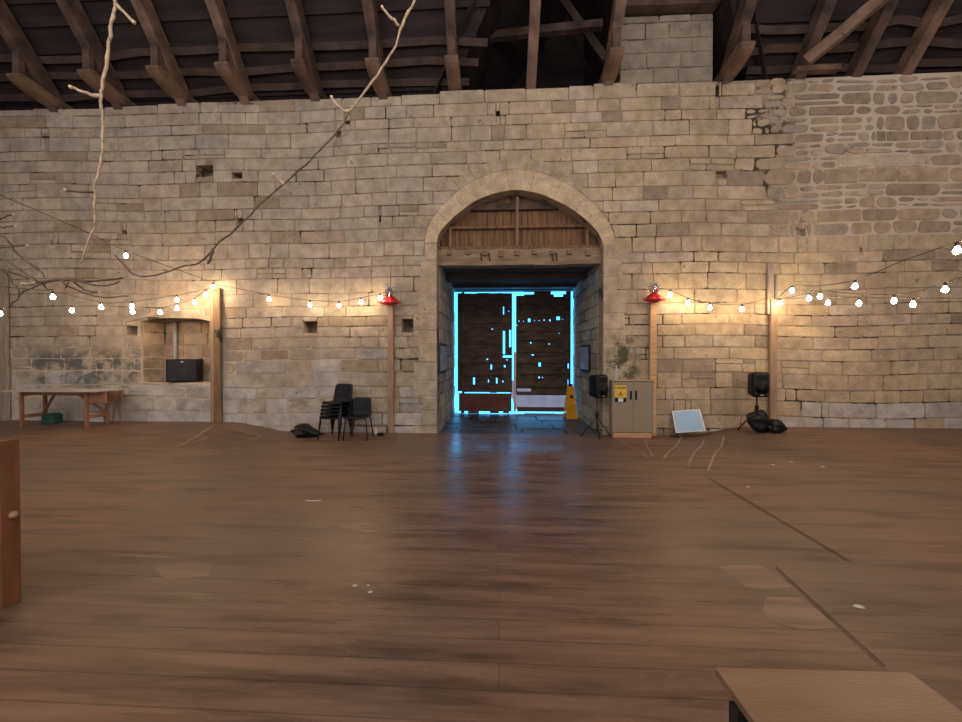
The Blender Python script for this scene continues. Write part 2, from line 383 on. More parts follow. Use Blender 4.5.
def stone_col(x, z):
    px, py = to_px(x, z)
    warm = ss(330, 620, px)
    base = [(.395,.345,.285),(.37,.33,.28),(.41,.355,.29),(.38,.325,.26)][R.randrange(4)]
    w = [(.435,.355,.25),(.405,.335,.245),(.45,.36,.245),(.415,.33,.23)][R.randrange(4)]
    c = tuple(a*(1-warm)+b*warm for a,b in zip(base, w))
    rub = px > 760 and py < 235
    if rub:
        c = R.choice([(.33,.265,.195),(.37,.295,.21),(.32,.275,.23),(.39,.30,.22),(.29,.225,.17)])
    t = R.random()
    if t < .07: c = (.29,.235,.175)
    elif t < .12: c = (.45,.38,.30)
    elif t < .15: c = (.385,.31,.245)
    low = ss(345, 400, py+R.uniform(-14,14))
    if px < 440:
        if R.random() < low*.85: c = R.choice([(.44,.42,.41),(.40,.395,.40),(.36,.345,.34),(.47,.45,.43)])
    elif px > 660 and py > 408 and R.random() < .75: c = R.choice([(.47,.45,.44),(.42,.39,.38)])
    return jit(c, .05)
ZT = [(-500,124),(0,112),(213,101),(300,97.5),(380,97),(455,91),(615,84),(740,79),(962,70),(1300,56)]
ZTW = [(onY(a,b).x, onY(a,b).z) for a,b in ZT]
def zt(x):
    for (a,b),(c,d) in zip(ZTW, ZTW[1:]):
        if x <= c: return b+(d-b)*(x-a)/(c-a)
    return ZTW[-1][1]
# arch profile in X,Z
APX = [(437,262),(437,243),(438,234),(445,226),(455,216),(474,201.5),(495,193),(517,189.5),(541,194),(566,205.5),(583,217),(597,231),(602,240),(603,246),(603,262)]
ARCH = [(onY(a,b).x, onY(a,b).z) for a,b in APX]; ARCH[0] = (XL, ARCH[0][1]); ARCH[1] = (XL, ARCH[1][1]); ARCH[-1] = (XR, ARCH[-1][1]); ARCH[-2] = (XR, ARCH[-2][1])
def resample(P, n):
    D = [0]
    for a,b in zip(P, P[1:]): D.append(D[-1]+math.dist(a,b))
    out = []
    for i in range(n+1):
        t = D[-1]*i/n; k = 0
        while k < len(D)-2 and D[k+1] < t: k += 1
        u = (t-D[k])/(D[k+1]-D[k]); out.append(tuple(P[k][j]+(P[k+1][j]-P[k][j])*u for j in (0,1)))
    return out
AC = resample(ARCH[1:-1], 60)
def smooth_poly(P, it=2):
    for _ in range(it): P = [P[0]]+[tuple((P[i-1][j]+2*P[i][j]+P[i+1][j])/4 for j in (0,1)) for i in range(1,len(P)-1)]+[P[-1]]
    return P
AC = smooth_poly(AC, 3)
def offs(P, d):
    out = []
    for i in range(len(P)):
        a = Vector(P[max(i-1,0)]); b = Vector(P[min(i+1,len(P)-1)]); t = (b-a).normalized(); n = Vector((-t.y, t.x))
        out.append(tuple(Vector(P[i])+n*d))
    return out
RW = .44
OC = [tuple(Vector(p)+(Vector(q)-Vector(p))*(.62+.38*math.sin(PI*i/60))) for i,(p,q) in enumerate(zip(AC, offs(AC, RW)))]; OC[0] = (XL-.26, AC[0][1]); OC[-1] = (XR+.26, AC[-1][1])
OC = smooth_poly(OC, 4)
zspr = AC[0][1]
# holes
def prect(a,b,c,d): p = onY(a,b); q = onY(c,d); return (p.x, q.z, q.x, p.z)
PUT = [prect(303,321,317,333), prect(402,319,413,332), prect(126,326,137,335), prect(196,165,213,176), prect(232,172,242,178)]
NI = prect(141,318,211,383)
SMALL = [prect(50,243,53,246), prect(121,230,127,234), prect(237,218,243,223), prect(345,120,350,124), prect(496,111,500,116), prect(716,171,727,178), prect(41,136,49,139),
         prect(797,228,806,236), prect(716,85,719,96), prect(860,247,863,252), prect(379,215,381,222), prect(336,130,341,137)]
HOL = PUT+SMALL
JL = (XL, -1, XR, zspr+.02)
m = MB()
def mapW(x, z, p): return (x, W-p, z)
z = -.3; courses = []
while z < 7.6:
    h = R.uniform(.21,.33); courses.append((z, z+h)); z += h
for (z0, z1) in courses:
    x = -12.9-R.uniform(0,.6)
    while x < 11.9:
        w = R.uniform(.34,.98)*(1 if R.random() < .8 else 1.3)
        cells = [(x, z0, min(x+w,12.0), z1)]
        px, py = to_px(x+w/2, (z0+z1)/2)
        rub = px > 750 and py < 240
        if rub: rub = R.random() < .85
        leftlow = px < 430 and py > 335
        if rub or R.random() < .16:
            zm = z0+(z1-z0)*R.uniform(.35,.65); k = R.choice([1,2,2])
            if R.random() < .6 or (rub and R.random() < .75):
                cells = []
                for (q0,q1) in ((z0,zm),(zm,z1)) if R.random() < .45 else ((z0,z1),):
                    cuts = sorted([x]+[x+w*R.uniform(.25,.75) for _ in range(k-1)]+[min(x+w,12.0)])
                    cells += [(a,q0,b,q1) for a,b in zip(cuts, cuts[1:])]
        for c in cells:
            tops = zt(c[0])+R.choice([0,0,-.02,.03,-.06])
            if c[1] > tops-.08: continue
            if c[3] > tops-.14: c = (c[0],c[1],c[2],tops)
            out = [c]
            for h in [NI, JL]+HOL:
                out = [r for q in out for r in sub_rect(q, h)]
            for r in out:
                poly = [(r[0],r[1]),(r[2],r[1]),(r[2],r[3]),(r[0],r[3])]
                if r[3] > zspr and r[0] < OC[-1][0]+.05 and r[2] > OC[0][0]-.05 and r[1] < max(p[1] for p in OC)+.02:
                    cc = Vector(((r[0]+r[2])/2, (r[1]+r[3])/2))
                    i = min(range(1,len(OC)-1), key=lambda i: (Vector(OC[i])-cc).length)
                    t = (Vector(OC[i+1])-Vector(OC[i-1])).normalized(); n_ = Vector((-t.y, t.x))
                    poly = clip_half(poly, Vector(OC[i]), n_)
                    if len(poly) < 3: continue
                lg = R.choice([.004,.008,.012,.016,.024])
                rd = R.uniform(.008,.03)
                if rub: lg = R.uniform(.03,.06); rd = R.uniform(.03,.07)
                elif leftlow and R.random() < .7: lg = R.uniform(.02,.04); rd = R.uniform(.015,.045)
                cx = (r[0]+r[2])/2; cz = (r[1]+r[3])/2
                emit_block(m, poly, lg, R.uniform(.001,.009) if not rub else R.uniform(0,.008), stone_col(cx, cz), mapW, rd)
        x += w
# raised pier above the eaves
PX0 = onY(620,50).x; PX1 = onY(713,50).x; PZ = onY(650,16).z
z = zt(PX0)-.02
while z < PZ-.05:
    h = min(R.uniform(.27,.36), PZ-z); x = PX0
    while x < PX1-.05:
        w = min(R.uniform(.45,.85), PX1-x)
        if PX1-x-w < .2: w = PX1-x
        emit_block(m, [(x,z),(x+w,z),(x+w,z+h),(x,z+h)], .02, R.uniform(0,.014), jit((.27,.232,.185),.08), mapW, .015, usewarp=False); x += w
    z += h
blocks_wall = m
# mortar body of the wall with real recesses cut in it
sl = MB()
top = [(x, zt(x)-.03) for x in [12-25*i/50 for i in range(51)]]
op = [(XL,-1.2),(XL,zspr)]+AC[1:-1]+[(XR,zspr),(XR,-1.2)]
sl.prism([(-13,-1)]+[(XL,-1)]+[(XL,zspr)]+AC[1:-1]+[(XR,zspr),(XR,-1)]+[(12,-1)]+top, W+.009, W+.95)
slab = sl.build('tmp_slab', M['mortar'], fix=True)
cut = MB()
for h in HOL: cut.prism([(h[0],h[1]),(h[2],h[1]),(h[2],h[3]),(h[0],h[3])], W-.2, W+.012+(.35 if h in PUT else .12))
# niche with a shallow segmental head
nx0,nz0,nx1,nz1 = NI
nhead = [(nx1 + (nx0-nx1)*i/10, nz1-.07+.07*math.sin(PI*i/10)) for i in range(11)]
cut.prism([(nx0,nz0),(nx1,nz0)]+nhead, W-.2, W+.62)
cuto = cut.build('tmp_cut', M['mortar'], fix=True)
md = slab.modifiers.new('b', 'BOOLEAN'); md.operation = 'DIFFERENCE'; md.solver = 'EXACT'; md.object = cuto
dg = bpy.context.evaluated_depsgraph_get(); me2 = bpy.data.meshes.new_from_object(slab.evaluated_get(dg))
wall = bpy.data.objects.new('wall_front', me2); COL.objects.link(wall); me2.materials.clear(); me2.materials.append(M['mortar']); struct(wall)
bpy.data.objects.remove(slab); bpy.data.objects.remove(cuto)
blocks_wall.build('stone_blocks', M['stone'], wall)
pm = MB(); pm.box((PX0,W+.012,zt(PX0)-.1),(PX1,W+.5,PZ-.02)); pm.build('pier_core', M['mortar'], wall)
# arch ring: dressed voussoirs and jamb stones
m = MB()
def ringstones(A, B, n, col, prot, g_=.012):
    k = len(A)-1
    for s_ in range(n):
        i0 = round(s_*k/n); i1 = round((s_+1)*k/n)
        inn = A[i0:i1+1]; out = B[i0:i1+1]
        P = inn+out[::-1]
        cx = sum(p[0] for p in P)/len(P); cz = sum(p[1] for p in P)/len(P)
        P = [(cx+(x-cx)*(1-g_/.5), cz+(z_-cz)*(1-g_/.5)) for x,z_ in P]
        kk = len(P); pr = prot+R.uniform(0,.006); c = jit(col, .07)
        vs = [(x,W+.3,z_) for x,z_ in P]+[(x,W-pr,z_) for x,z_ in P]
        nI = len(inn)
        fs = [(i,(i+1)%kk,kk+(i+1)%kk,kk+i) for i in range(kk)]
        fs += [(kk+i, kk+i+1, kk+kk-2-i, kk+kk-1-i) for i in range(nI-1)]
        m.add(vs, fs, c)
ringstones(AC, OC, 9, (.50,.40,.265), .016, .004)
O2 = offs(OC, .24); lo, hi = 15, 45
ringstones(OC[lo:hi+1], O2[lo:hi+1], 15, (.40,.33,.235), .018)
z = -.35
while z < zspr-.02:
    h = R.uniform(.3,.42)
    if zspr-z-h < .2: h = zspr-z
    for (a,b) in ((XL-R.uniform(.25,.6), XL),(XR, XR+R.uniform(.25,.6))):
        c = jit((.44,.36,.26) if z > 1.2 else (.42,.37,.30), .06)
        m.box((a+.004,W-.010-R.uniform(0,.006),z+.004),(b-.004,W+.3,z+h-.004), c, bev=.02)
    z += h
m.build('dressed_arch_stones', M['stone'], wall)
# reveals of the passage, block-faced
m = MB()
for side in (-1, 1):
    X = XL if side < 0 else XR
    z = -.35
    while z < 7.2:
        h = R.uniform(.24,.36); y = W+.28-R.uniform(0,.1)
        y = W+.31
        while y < 11.05:
            w = min(R.uniform(.35,.8), 11.12-y)
            q = R.random()
            c = jit((.42,.365,.29) if q < .65 else (.31,.28,.235), .12)
            emit_block(m, [(y,z),(y+w,z),(y+w,z+h),(y,z+h)], .018, R.uniform(.0,.02), c, (lambda a,b,p,X=X,s=side: (X-s*p, a, b)), .015, usewarp=False)
            y += w
        z += h
m.build('reveal_blocks', M['stone'], wall)
m = MB()
m.box((XL-1.2,W+.9,-1),(XL-.012,11.15,3.7)); m.box((XR+.012,W+.9,-1),(6.2,11.15,3.7))
m.box((XL-1.2,W+.9,3.7),(XL-.012,12.2,7.0)); m.box((XR+.012,W+.9,3.7),(6.2,12.2,7.0))
pw = struct(m.build('wall_porch', M['mortar']))
m = MB(); m.box((XL-.3,11.15,3.6),(XR+.3,11.6,12.5)); m.box((XL-1.2,12.0,3.6),(6.2,12.3,12.5)); m.build('gable_shade_boards', M['lining'], pw)  # porch end coloured dark to stand in for the unlit roof void
# niche lining blocks + segmental stone head
m = MB()
z = nz0
while z < nz1-.05:
    h = min(R.uniform(.24,.34), nz1-z)
    x = nx0
    while x < nx1-.02:
        w = min(R.uniform(.35,.7), nx1-x)
        emit_block(m, [(x,z),(x+w,z),(x+w,z+h),(x,z+h)], .018, R.uniform(0,.012), jit((.33,.25,.19),.1), (lambda a,b,p: (a,W+.6-p,b)), .012, usewarp=False); x += w
    for X,s_ in ((nx0,-1),(nx1,1)):
        emit_block(m, [(W+.03,z),(W+.58,z),(W+.58,z+h),(W+.03,z+h)], .018, .006, jit((.42,.33,.23),.08), (lambda a,b,p,X=X,s=s_: (X-s*p,a,b)), .012, usewarp=False)
    z += h
m.build('niche_blocks', M['stone'], wall)
m = MB()
hw = []
for i in range(13):
    t = i/12; hw.append((nx0-.35+(nx1-nx0+.42)*t, nz1-.1+.16*math.sin(PI*t)))
for a,b,k in zip(hw, hw[1:], range(12)):
    if k % 4 == 0: c = jit((.34,.28,.24),.08)
    P = [(a[0],a[1]),(b[0],b[1]),(b[0],b[1]+.1),(a[0],a[1]+.1)]
    m.prism(P, W-.035, W+.2, c)
m.build('niche_head', M['stone'], wall, fix=True)
# unseen side walls, added to block sky light around the front wall
for nm, x0, x1 in (('wall_left_unseen',-13.4,-13),('wall_right_unseen',12,12.4)):
    m = MB(); m.box((x0,-4,-1),(x1,9,18)); struct(m.build(nm, M['mortar']))

# ------------------------------------------------------------------ roof
TA = math.radians(52); TT = math.tan(TA); NRM = Vector((0, math.sin(TA), math.cos(TA)))
ZE = 7.22; XO0 = onY(452,95).x; XO1 = onY(752,80).x; XM = (XO0+XO1)/2
def rp(x, y, off=0):   # point on the roof's underside plane
    return Vector((x, y, ZE+TT*(W-y)))+NRM*off
m = MB()
hz = TT*(XM-XO0); yv = W-hz/TT
A_ = [(-13,9.2),(XO0,9.2),(XO0,W),(XM,yv),(XO1,W),(XO1,9.2),(12,9.2),(12,0),(-13,0)]
vs = [rp(x,y,.30) for x,y in A_]+[rp(x,y,.36) for x,y in A_]
m.add(vs, [(0,1,2,8),(2,3,7,8),(3,4,7),(4,5,6,7),(17,11,10,9),(17,16,12,11),(16,13,12),(16,15,14,13)]+[(i,i+9,(i+1)%9+9,(i+1)%9) for i in range(9)])
zo = .30/math.cos(TA)
for sx, x0 in ((1,XO0),(-1,XO1)):
    vs = [(x0-sx*.6,W+.3,ZE+zo-.6*TT),(x0-sx*.6,12.2,ZE+zo-.6*TT),(XM,12.2,ZE+zo+hz),(XM,yv,ZE+zo+hz)]
    vs += [(a,b,c+.1) for a,b,c in vs]
    m.add(vs, [(0,1,2,3),(7,6,5,4),(0,4,5,1),(1,5,6,2),(2,6,7,3),(3,7,4,0)])
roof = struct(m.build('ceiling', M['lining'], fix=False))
# board joints and battens on the lining
m = MB()
y = W+.55
while y > 3:
    z_here = ZE+TT*(W-y); wdt = R.uniform(.05,.1)
    half = max(0, (y-yv))/ (W-yv)*(XO1-XO0)/2 if y < W else (XO1-XO0)/2
    segs = [(-13, XM-half), (XM+half, 12)]
    for a,b in segs:
        m.bar(rp(a,y,.27+R.uniform(-.02,.0)), rp(b,y,.27+R.uniform(-.02,0)), R.choice([.02,.03,.04]), wdt*R.choice([1,1,1.6]), up=(0,-NRM.z,NRM.y))
    y -= R.uniform(.16,.3)
m.build('battens', M['lining'], roof)
for py in (27,48,69):
    rr_ = ray(300,py); kk_ = rr_.z/rr_.y; y = (ZE+TT*W+.25/math.cos(TA)-CH)/(kk_+TT)
    half = max(0, (y-yv))/ (W-yv)*(XO1-XO0)/2 if y < W else (XO1-XO0)/2
    for a,b in ((-13, XM-half+.3),(XM+half, 12)):
        m = MB(); k = 12; P = [rp(a+(b-a)*i/k, y+R.uniform(-.03,.03), .22+R.uniform(-.01,.01)) for i in range(k+1)]
        for p,q in zip(P, P[1:]): m.bar(p, q, .09, .13, up=(0,-NRM.z,NRM.y))
        m.build('purlin', M['purlin'], roof)
FEET = [(-18,1),(54,1),(119,1),(182,1),(245,1),(315,1),(383,1),(455,1),(531,0),(608,1),(728,2),(800,0),(857,0),(907,0),(985,0)]
for i,(px,k) in enumerate(FEET):
    X = onY(px, 90).x; mt = M['timber_pale'] if i in (9,8,13,3,4) else M['timber']
    o = Vector((X, W, zt(X)))
    places = ['cut by the left photo edge','nearest the left photo edge','behind the pale crooked branch','third full one from the left','fourth full one from the left','fifth full one from the left','sixth full one from the left','left of black roof opening','crossing middle of black roof opening','against left side of raised pier','just right of raised stone pier','dark, behind the slanting brace','just right of the slanting brace','pale, near upper right corner','cut by the right photo edge']
    t = empty('rafter', o, 'timber roof rafter on wall top, '+places[i], 'rafter', 'rafters of the barn roof')
    wd = R.uniform(.27,.33) if i < 7 else (.2 if i in (7,8) else .25)
    m = MB(); dy = .25
    pts = []
    for q in range(9):
        yy = dy-q*1.0; pts.append(Vector((R.uniform(-.02,.02), yy, -TT*yy))+NRM*.1)
    for a,b in zip(pts, pts[1:]): m.bar(a, b, wd, .2, up=(0,-NRM.z,NRM.y))
    ob = m.build('main_timber', mt, t)
    if k:
        # curved sole piece resting on the wall, reaching into the barn
        s_ = MB(); n = 18; prof_t = []; prof_b = []
        L_ = .62 if i > 6 else .72
        for q in range(n+1):
            u = q/n; yy = .3-u*(L_+.3)
            tp_ = .2+.14*u*u; bt_ = .012+.13*u*u; hh = (tp_-bt_)/2*(math.sqrt(max(0,1-((u-.8)/.2)**2*.93)) if u > .8 else 1)
            prof_t.append((yy, (tp_+bt_)/2+hh)); prof_b.append((yy, (tp_+bt_)/2-hh))
        P = prof_b+prof_t[::-1]; kk = len(P); w2 = .135
        vs = [(-w2,a,b) for a,b in P]+[(w2,a,b) for a,b in P]
        fs = [(q,q+1,kk-2-q,kk-1-q) for q in range(n)]+[(kk+kk-1-q,kk+kk-2-q,kk+q+1,kk+q) for q in range(n)]+[(q,kk+q,kk+(q+1)%kk,(q+1)%kk) for q in range(kk)]
        s_.add(vs, fs); s_.build('sole_piece', M['timber_pale'] if i != 5 else M['timber'], t, fix=True)
        s2 = MB(); yy = -(L_-.1); s2.bar((0,yy,.2),(0,yy,-TT*yy+.02),.15,.1,up=(0,1,0)); s2.build('strut', M['timber'], t)
def tbar(name, a, b, w, h, label, cat, mt='timber'):
    a = Vector(a); b = Vector(b)
    m = MB(); k = 5; pts = [a.lerp(b,i/k)+Vector((0,0,R.uniform(-.012,.012))) for i in range(k+1)]
    for p,q in zip(pts, pts[1:]): m.bar(p, q, w, h)
    o = m.build(name, M[mt], shift=a); o.location = a
    return tag(o, label, cat)
tbar('collar_beam', onY(440,42,8.6), onY(602,25,8.6), .14, .17, 'long timber beam crossing the black roof opening behind the rafters', 'beam')
tbar('roof_brace', onY(399,92,8.45), onY(480,-10,8.2), .1, .12, 'thin slanting timber rising left of the black roof opening', 'brace')
tbar('roof_brace', onY(630,-20,9.4), onY(560,-60,10), .12, .14, 'timber in the dark of the porch roof, above the raised pier', 'brace')
tbar('valley_beam', onY(560,-5,9.4), onY(606,60,9.0), .14, .16, 'dim slanting timber inside the black opening beside the raised pier', 'beam')
tbar('wind_brace', onY(806,62,7.6), onY(897,-14,6.9), .13, .2, 'pale slanting timber brace crossing the rafters at upper right', 'brace', 'timber_pale')
tbar('pier_plate', onY(622,9,7.9), onY(716,6,7.9), .3, .14, 'horizontal timber plate lying across the top of the raised stone pier', 'beam')
# right-hand stub of timber on the wall top
tbar('wall_plate', onY(795,71,7.9), onY(838,69,7.9), .14, .1, 'short flat timber lying on the wall top below the slanting brace', 'beam', 'timber_pale')

# ------------------------------------------------------------------ arch infill and lintels
t = empty('timber_lintel', (0,W+.2,0), 'heavy weathered oak lintel spanning the arch above the doorway', 'lintel')
def sh(m, name, mt, t, **k): return m.build(name, M[mt], t, shift=t.location, **k)
zl0 = onY(500,265,W+.17).z; zl1 = onY(500,249,W+.17).z
m = MB(); k = 10
for i in range(k):
    a = XL+(XR-XL)*i/k; b = XL+(XR-XL)*(i+1)/k
    m.box((a,W+.17,zl0+R.uniform(-.01,.01)),(b,W+.45,zl1+R.uniform(-.01,.01)))
sh(m, 'beam', 'lintel', t)
m = MB()
for px in (481,489,552,556):
    p = onY(px,256,W+.165); m.tube([p+Vector((0,.02,.06)),p+Vector((0,-.03,.05)),p+Vector((.01,-.03,-.08)),p+Vector((.03,0,-.1))],.012,6)
sh(m, 'iron_hook', 'blacktube', t)
m = MB()
for px in (449,468,485,501,517,534,552,569,588):
    p = onY(px,252,W+.16); m.box((p.x-.05,W+.12,p.z-.05-R.uniform(0,.06)),(p.x+.05,W+.2,p.z+.03), bev=.01)
sh(m, 'joist_end', 'post_dark', t)
t = empty('timber_screen', (0,W+.25,0), 'brown vertical boards with a rail and posts filling the top of the arch', 'screen')
yb = W+.37
def arch_top(x):
    best = zspr
    for a,b in zip(AC, AC[1:]):
        if a[0] <= x <= b[0]: best = a[1]+(b[1]-a[1])*(x-a[0])/max(1e-6,b[0]-a[0])
    return best
m = MB(); x = XL+.02
while x < XR-.02:
    w = R.uniform(.09,.17); w = min(w, XR-.02-x)
    m.box((x+.006,yb+R.uniform(0,.015),zl1-.25+R.uniform(0,.04)),(x+w,yb+.04,5.6)); x += w
sh(m, 'boards', 'board', t)
m = MB(); zr = onY(518,207,yb-.05).z; m.box((XL,yb-.1,zr-.07),(XR,yb-.01,zr+.07)); sh(m, 'back_rail', 'timber', t)
m = MB(); zr = onY(518,227,W+.3).z; m.box((XL+.02,W+.27,zr-.03),(XR-.02,W+.32,zr+.03), bev=.01); sh(m, 'rail', 'board', t)
m = MB(); zr = zl1+.04; m.box((XL+.02,W+.18,zl1+.0),(XR-.02,W+.34,zr+.03), bev=.01); sh(m, 'bottom_rail', 'board', t)
for px in (450.5,517,587):
    X = onY(px,230,W+.3).x; m = MB(); m.box((X-.035,W+.25,zl1+.07),(X+.035,W+.33,arch_top(X)-.01), bev=.008); sh(m, 'upright', 'post_dark', t)
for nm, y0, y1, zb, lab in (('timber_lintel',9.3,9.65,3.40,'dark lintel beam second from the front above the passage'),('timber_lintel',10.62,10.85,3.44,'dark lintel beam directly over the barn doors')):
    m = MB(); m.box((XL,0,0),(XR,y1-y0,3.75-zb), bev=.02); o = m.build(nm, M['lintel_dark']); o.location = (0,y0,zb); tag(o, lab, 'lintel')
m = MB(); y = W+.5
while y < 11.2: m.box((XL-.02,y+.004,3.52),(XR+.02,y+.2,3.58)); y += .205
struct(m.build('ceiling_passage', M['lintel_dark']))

# ------------------------------------------------------------------ barn doors
YD = 10.9
def prY(a,b,c,d): p = onY(a,b,YD); q = onY(c,d,YD); return (p.x, q.z, q.x, p.z)
def shr(h):
    if h[2]-h[0] > .14 or h[3]-h[1] > .3: return h
    a = min(.3*(h[2]-h[0]), .018); b = min(.3*(h[3]-h[1]), .018)
    return (h[0]+a,h[1]+b,h[2]-a,h[3]-b)
def leaf(name, rect, holes, mt):
    x0,z0,x1,z1 = rect
    piv = Vector((x0,YD,z0)); t = struct(bpy.data.objects.new(name, None)); COL.objects.link(t); t.location = piv
    m = MB(); xs = [x0]
    while xs[-1] < x1-.08: xs.append(min(x1, xs[-1]+R.uniform(.13,.22)))
    rects = []
    for a,b in zip(xs, xs[1:]): rects.append((a, z0+R.uniform(0,.05), b, z1-R.uniform(0,.02)))
    for h in [shr(h) for h in holes]:
        rects = [r for q in rects for r in sub_rect(q, h)]
    for r in rects:
        if r[2]-r[0] > .0004: m.box((r[0]+.0,YD-.0+.006*((hash(round(r[0]*50))%3)),r[1]),(r[2],YD+.03,r[3]))
    m.build('boards', M['door'], t, shift=piv)
    return t, piv
TZ = onY(500,292.6,YD).z; LZ = onY(500,393,YD).z
LH = [prY(502.5,306,504.6,315), prY(503,331,505,354), prY(509.2,330,511.2,347), prY(503,355.5,512,357.5), prY(491,328,493.5,330), prY(508,310,509.5,312),
      prY(472.5,377,475.5,385), prY(487.5,379,489.5,383), prY(495.5,377.5,498,384), prY(490,364,492.5,370), prY(486,358,488.5,360.5), prY(506,358.5,508,361), prY(503.5,364.5,506,368), prY(502,380,504,383)]
RH = [prY(518,320,520,322), prY(522.5,320.5,524.5,322), prY(527.5,318,531,322.5), prY(534,319.8,535.5,321.2), prY(538.5,319.5,540,321.5), prY(543,319,545.5,321), prY(549,318.5,551,322), prY(556,316,560.5,320.5), prY(562,318.5,563.5,320),
      prY(558,332.5,560,334), prY(529.5,341.5,532,344), prY(548,343,550.5,345), prY(538,362,541.5,367), prY(538,376,540.5,379), prY(541.5,376.5,543.5,378.5), prY(531,354,534.5,356), prY(515.5,324.5,518,326),
      prY(566.5,363,569.5,369), prY(566,379,569,387), prY(517,388.5,531,391.5), prY(551,288,566,294), prY(554,293.9,563,296.5), prY(516,288,524,295.5), prY(524,292,534,294.2)]
tL, pL = leaf('door_1', (onY(457.4,300,YD).x, LZ, onY(512.2,300,YD).x, TZ), LH, 'door')
tR, pR = leaf('door_2', (onY(516,300,YD).x, LZ+.02, onY(571,300,YD).x, TZ+.05), RH, 'door')
def ledges(t, piv, x0, x1, holes, zs):
    for zc in zs:
        h = R.uniform(.06,.1); rects = [(x0,zc-h,x1,zc+h)]
        for hh in holes: rects = [r for q in rects for r in sub_rect(q, hh)]
        m = MB()
        for r in rects: m.box((r[0],YD-.045,r[1]),(r[2],YD-.001,r[3]))
        m.build('ledge', M['door'], t, shift=piv)
zpx = lambda y_: onY(500,y_,YD).z
ledges(tL, pL, onY(462,300,YD).x, onY(511.5,300,YD).x, LH, [zpx(a) for a in (302,321,341,360,373,389)])
ledges(tR, pR, onY(516.5,300,YD).x, onY(570,300,YD).x, RH, [zpx(a) for a in (302,312,328,337,350,360,371,384,392)])
m = MB(); x0,z0,x1,z1 = prY(459,393,511.5,411.3); m.box((x0,YD-.05,z0),(x1,YD+.0,z1), bev=.01)
for a_,b_ in ((461,464.5),(468,479),(490,499),(503,509)): q_ = prY(a_,411,b_,413.2); m.box((q_[0],YD-.04,q_[1]),(q_[2],YD-.005,q_[3]))
m.build('kickboard', M['door_red'], tL, shift=pL)
m = MB(); x0,z0,x1,z1 = prY(511.6,293,514,411); 
x0b,_,x1b,_ = prY(513.6,345,516,411)
m.box((x0b,YD-.06,z0),(x1b,YD+.02,prY(510,352,520,411)[3])); m.build('meeting_stile', M['ramp'], tL, shift=pL)  # daylight falling on the stile is painted as pale lilac
m = MB()
x0,z0,x1,z1 = prY(462,292,464.5,393); m.box((x0,YD-.06,z0),(x1,YD-.005,z1)); m.build('stile', M['door'], tL, shift=pL)
m = MB(); x0,z0,x1,z1 = prY(565.5,300,569.5,360); m.box((x0,YD-.06,LZ),(x1-.06,YD-.005,z1)); m.build('stile', M['door'], tR, shift=pR)
m = MB(); x0,z0,x1,z1 = prY(517,407,568,411.8); m.box((x0,YD-.02,z0),(x1,YD+.03,z1)); m.build('kickboard', M['door_red'], tR, shift=pR)
# made-up pale ramp outside, standing in for daylit ground
m = MB(); a = onY(516,400,YD).x; b = onY(572,400,YD).x
m.add([(a,11.5,-.12),(b,11.5,-.12),(b+.3,13.2,.62),(a-.2,13.2,.62),(a,11.5,-.16),(b,11.5,-.16),(b+.3,13.2,.5),(a-.2,13.2,.5)], [(0,1,2,3),(4,7,6,5),(0,4,5,1),(1,5,6,2),(2,6,7,3),(3,7,4,0)])
o = m.build('daylit_ground_ramp', M['ramp'], shift=(a,11.5,-.16)); o.location = (a,11.5,-.16); tag(o, 'added pale ramp standing in for daylit ground below the right barn door', 'ramp')

# ------------------------------------------------------------------ posts on the wall
def post(px0, px1, py0, py1, mt, label, yd=.07, name='timber_post', extra=None):
    yb_ = W-.03; p = onY(px0,py0,yb_-yd); q = onY(px1,py0,yb_-yd); zb = fz(p.x, 7.9) if py1 is None else onY(px0,py1,yb_-yd).z
    t = empty(name, ((p.x+q.x)/2, yb_-yd/2, zb), label, 'post')
    m = MB(); w = (q.x-p.x)/2; m.box((-w,-yd/2,0),(w,yd/2,p.z-zb), bev=.008)
    m.build('upright', M[mt], t)
    return t, w, p.z-zb
t,w,h = post(213,219.5,288,None,'post_dark','brown timber post on the wall right of the niche, with a pale batten beside it')
m = MB(); m.box((-w-.085,-.03,0),(-w-.005,.03,h-.15), bev=.005); m.build('batten', M['post'], t)
m = MB()
for q in range(14): m.tube([(w*R.uniform(-1,1),-.06,h*.66+R.uniform(-.1,.1)),(w*1.2,-.09,h*.66+R.uniform(-.1,.1)),(w*1.6,-.02,h*.66+R.uniform(-.2,.2))],.006,5)
m.build('tied_wire', M['wire'], t)
post(387.5,393,303,None,'post','slim brown post under the left red bow, right of the chairs')
post(650.5,657,303,None,'cabwood','pale orange timber post under the right red bow, behind the cabinet')
t,w,h = post(771.5,778,299,None,'post','timber post at right, beside the far right speaker')
m = MB(); m.box((-w-.05,-.0,h-.3),(w-.05,.05,h+.75), bev=.004); m.box((w-.04,-.03,h+.001),(w,.03,h+.5), bev=.004); m.build('batten', M['post_grey'], t)
post(-4,4.5,268,None,'post_grey','grey post cut by the left edge of the photo')
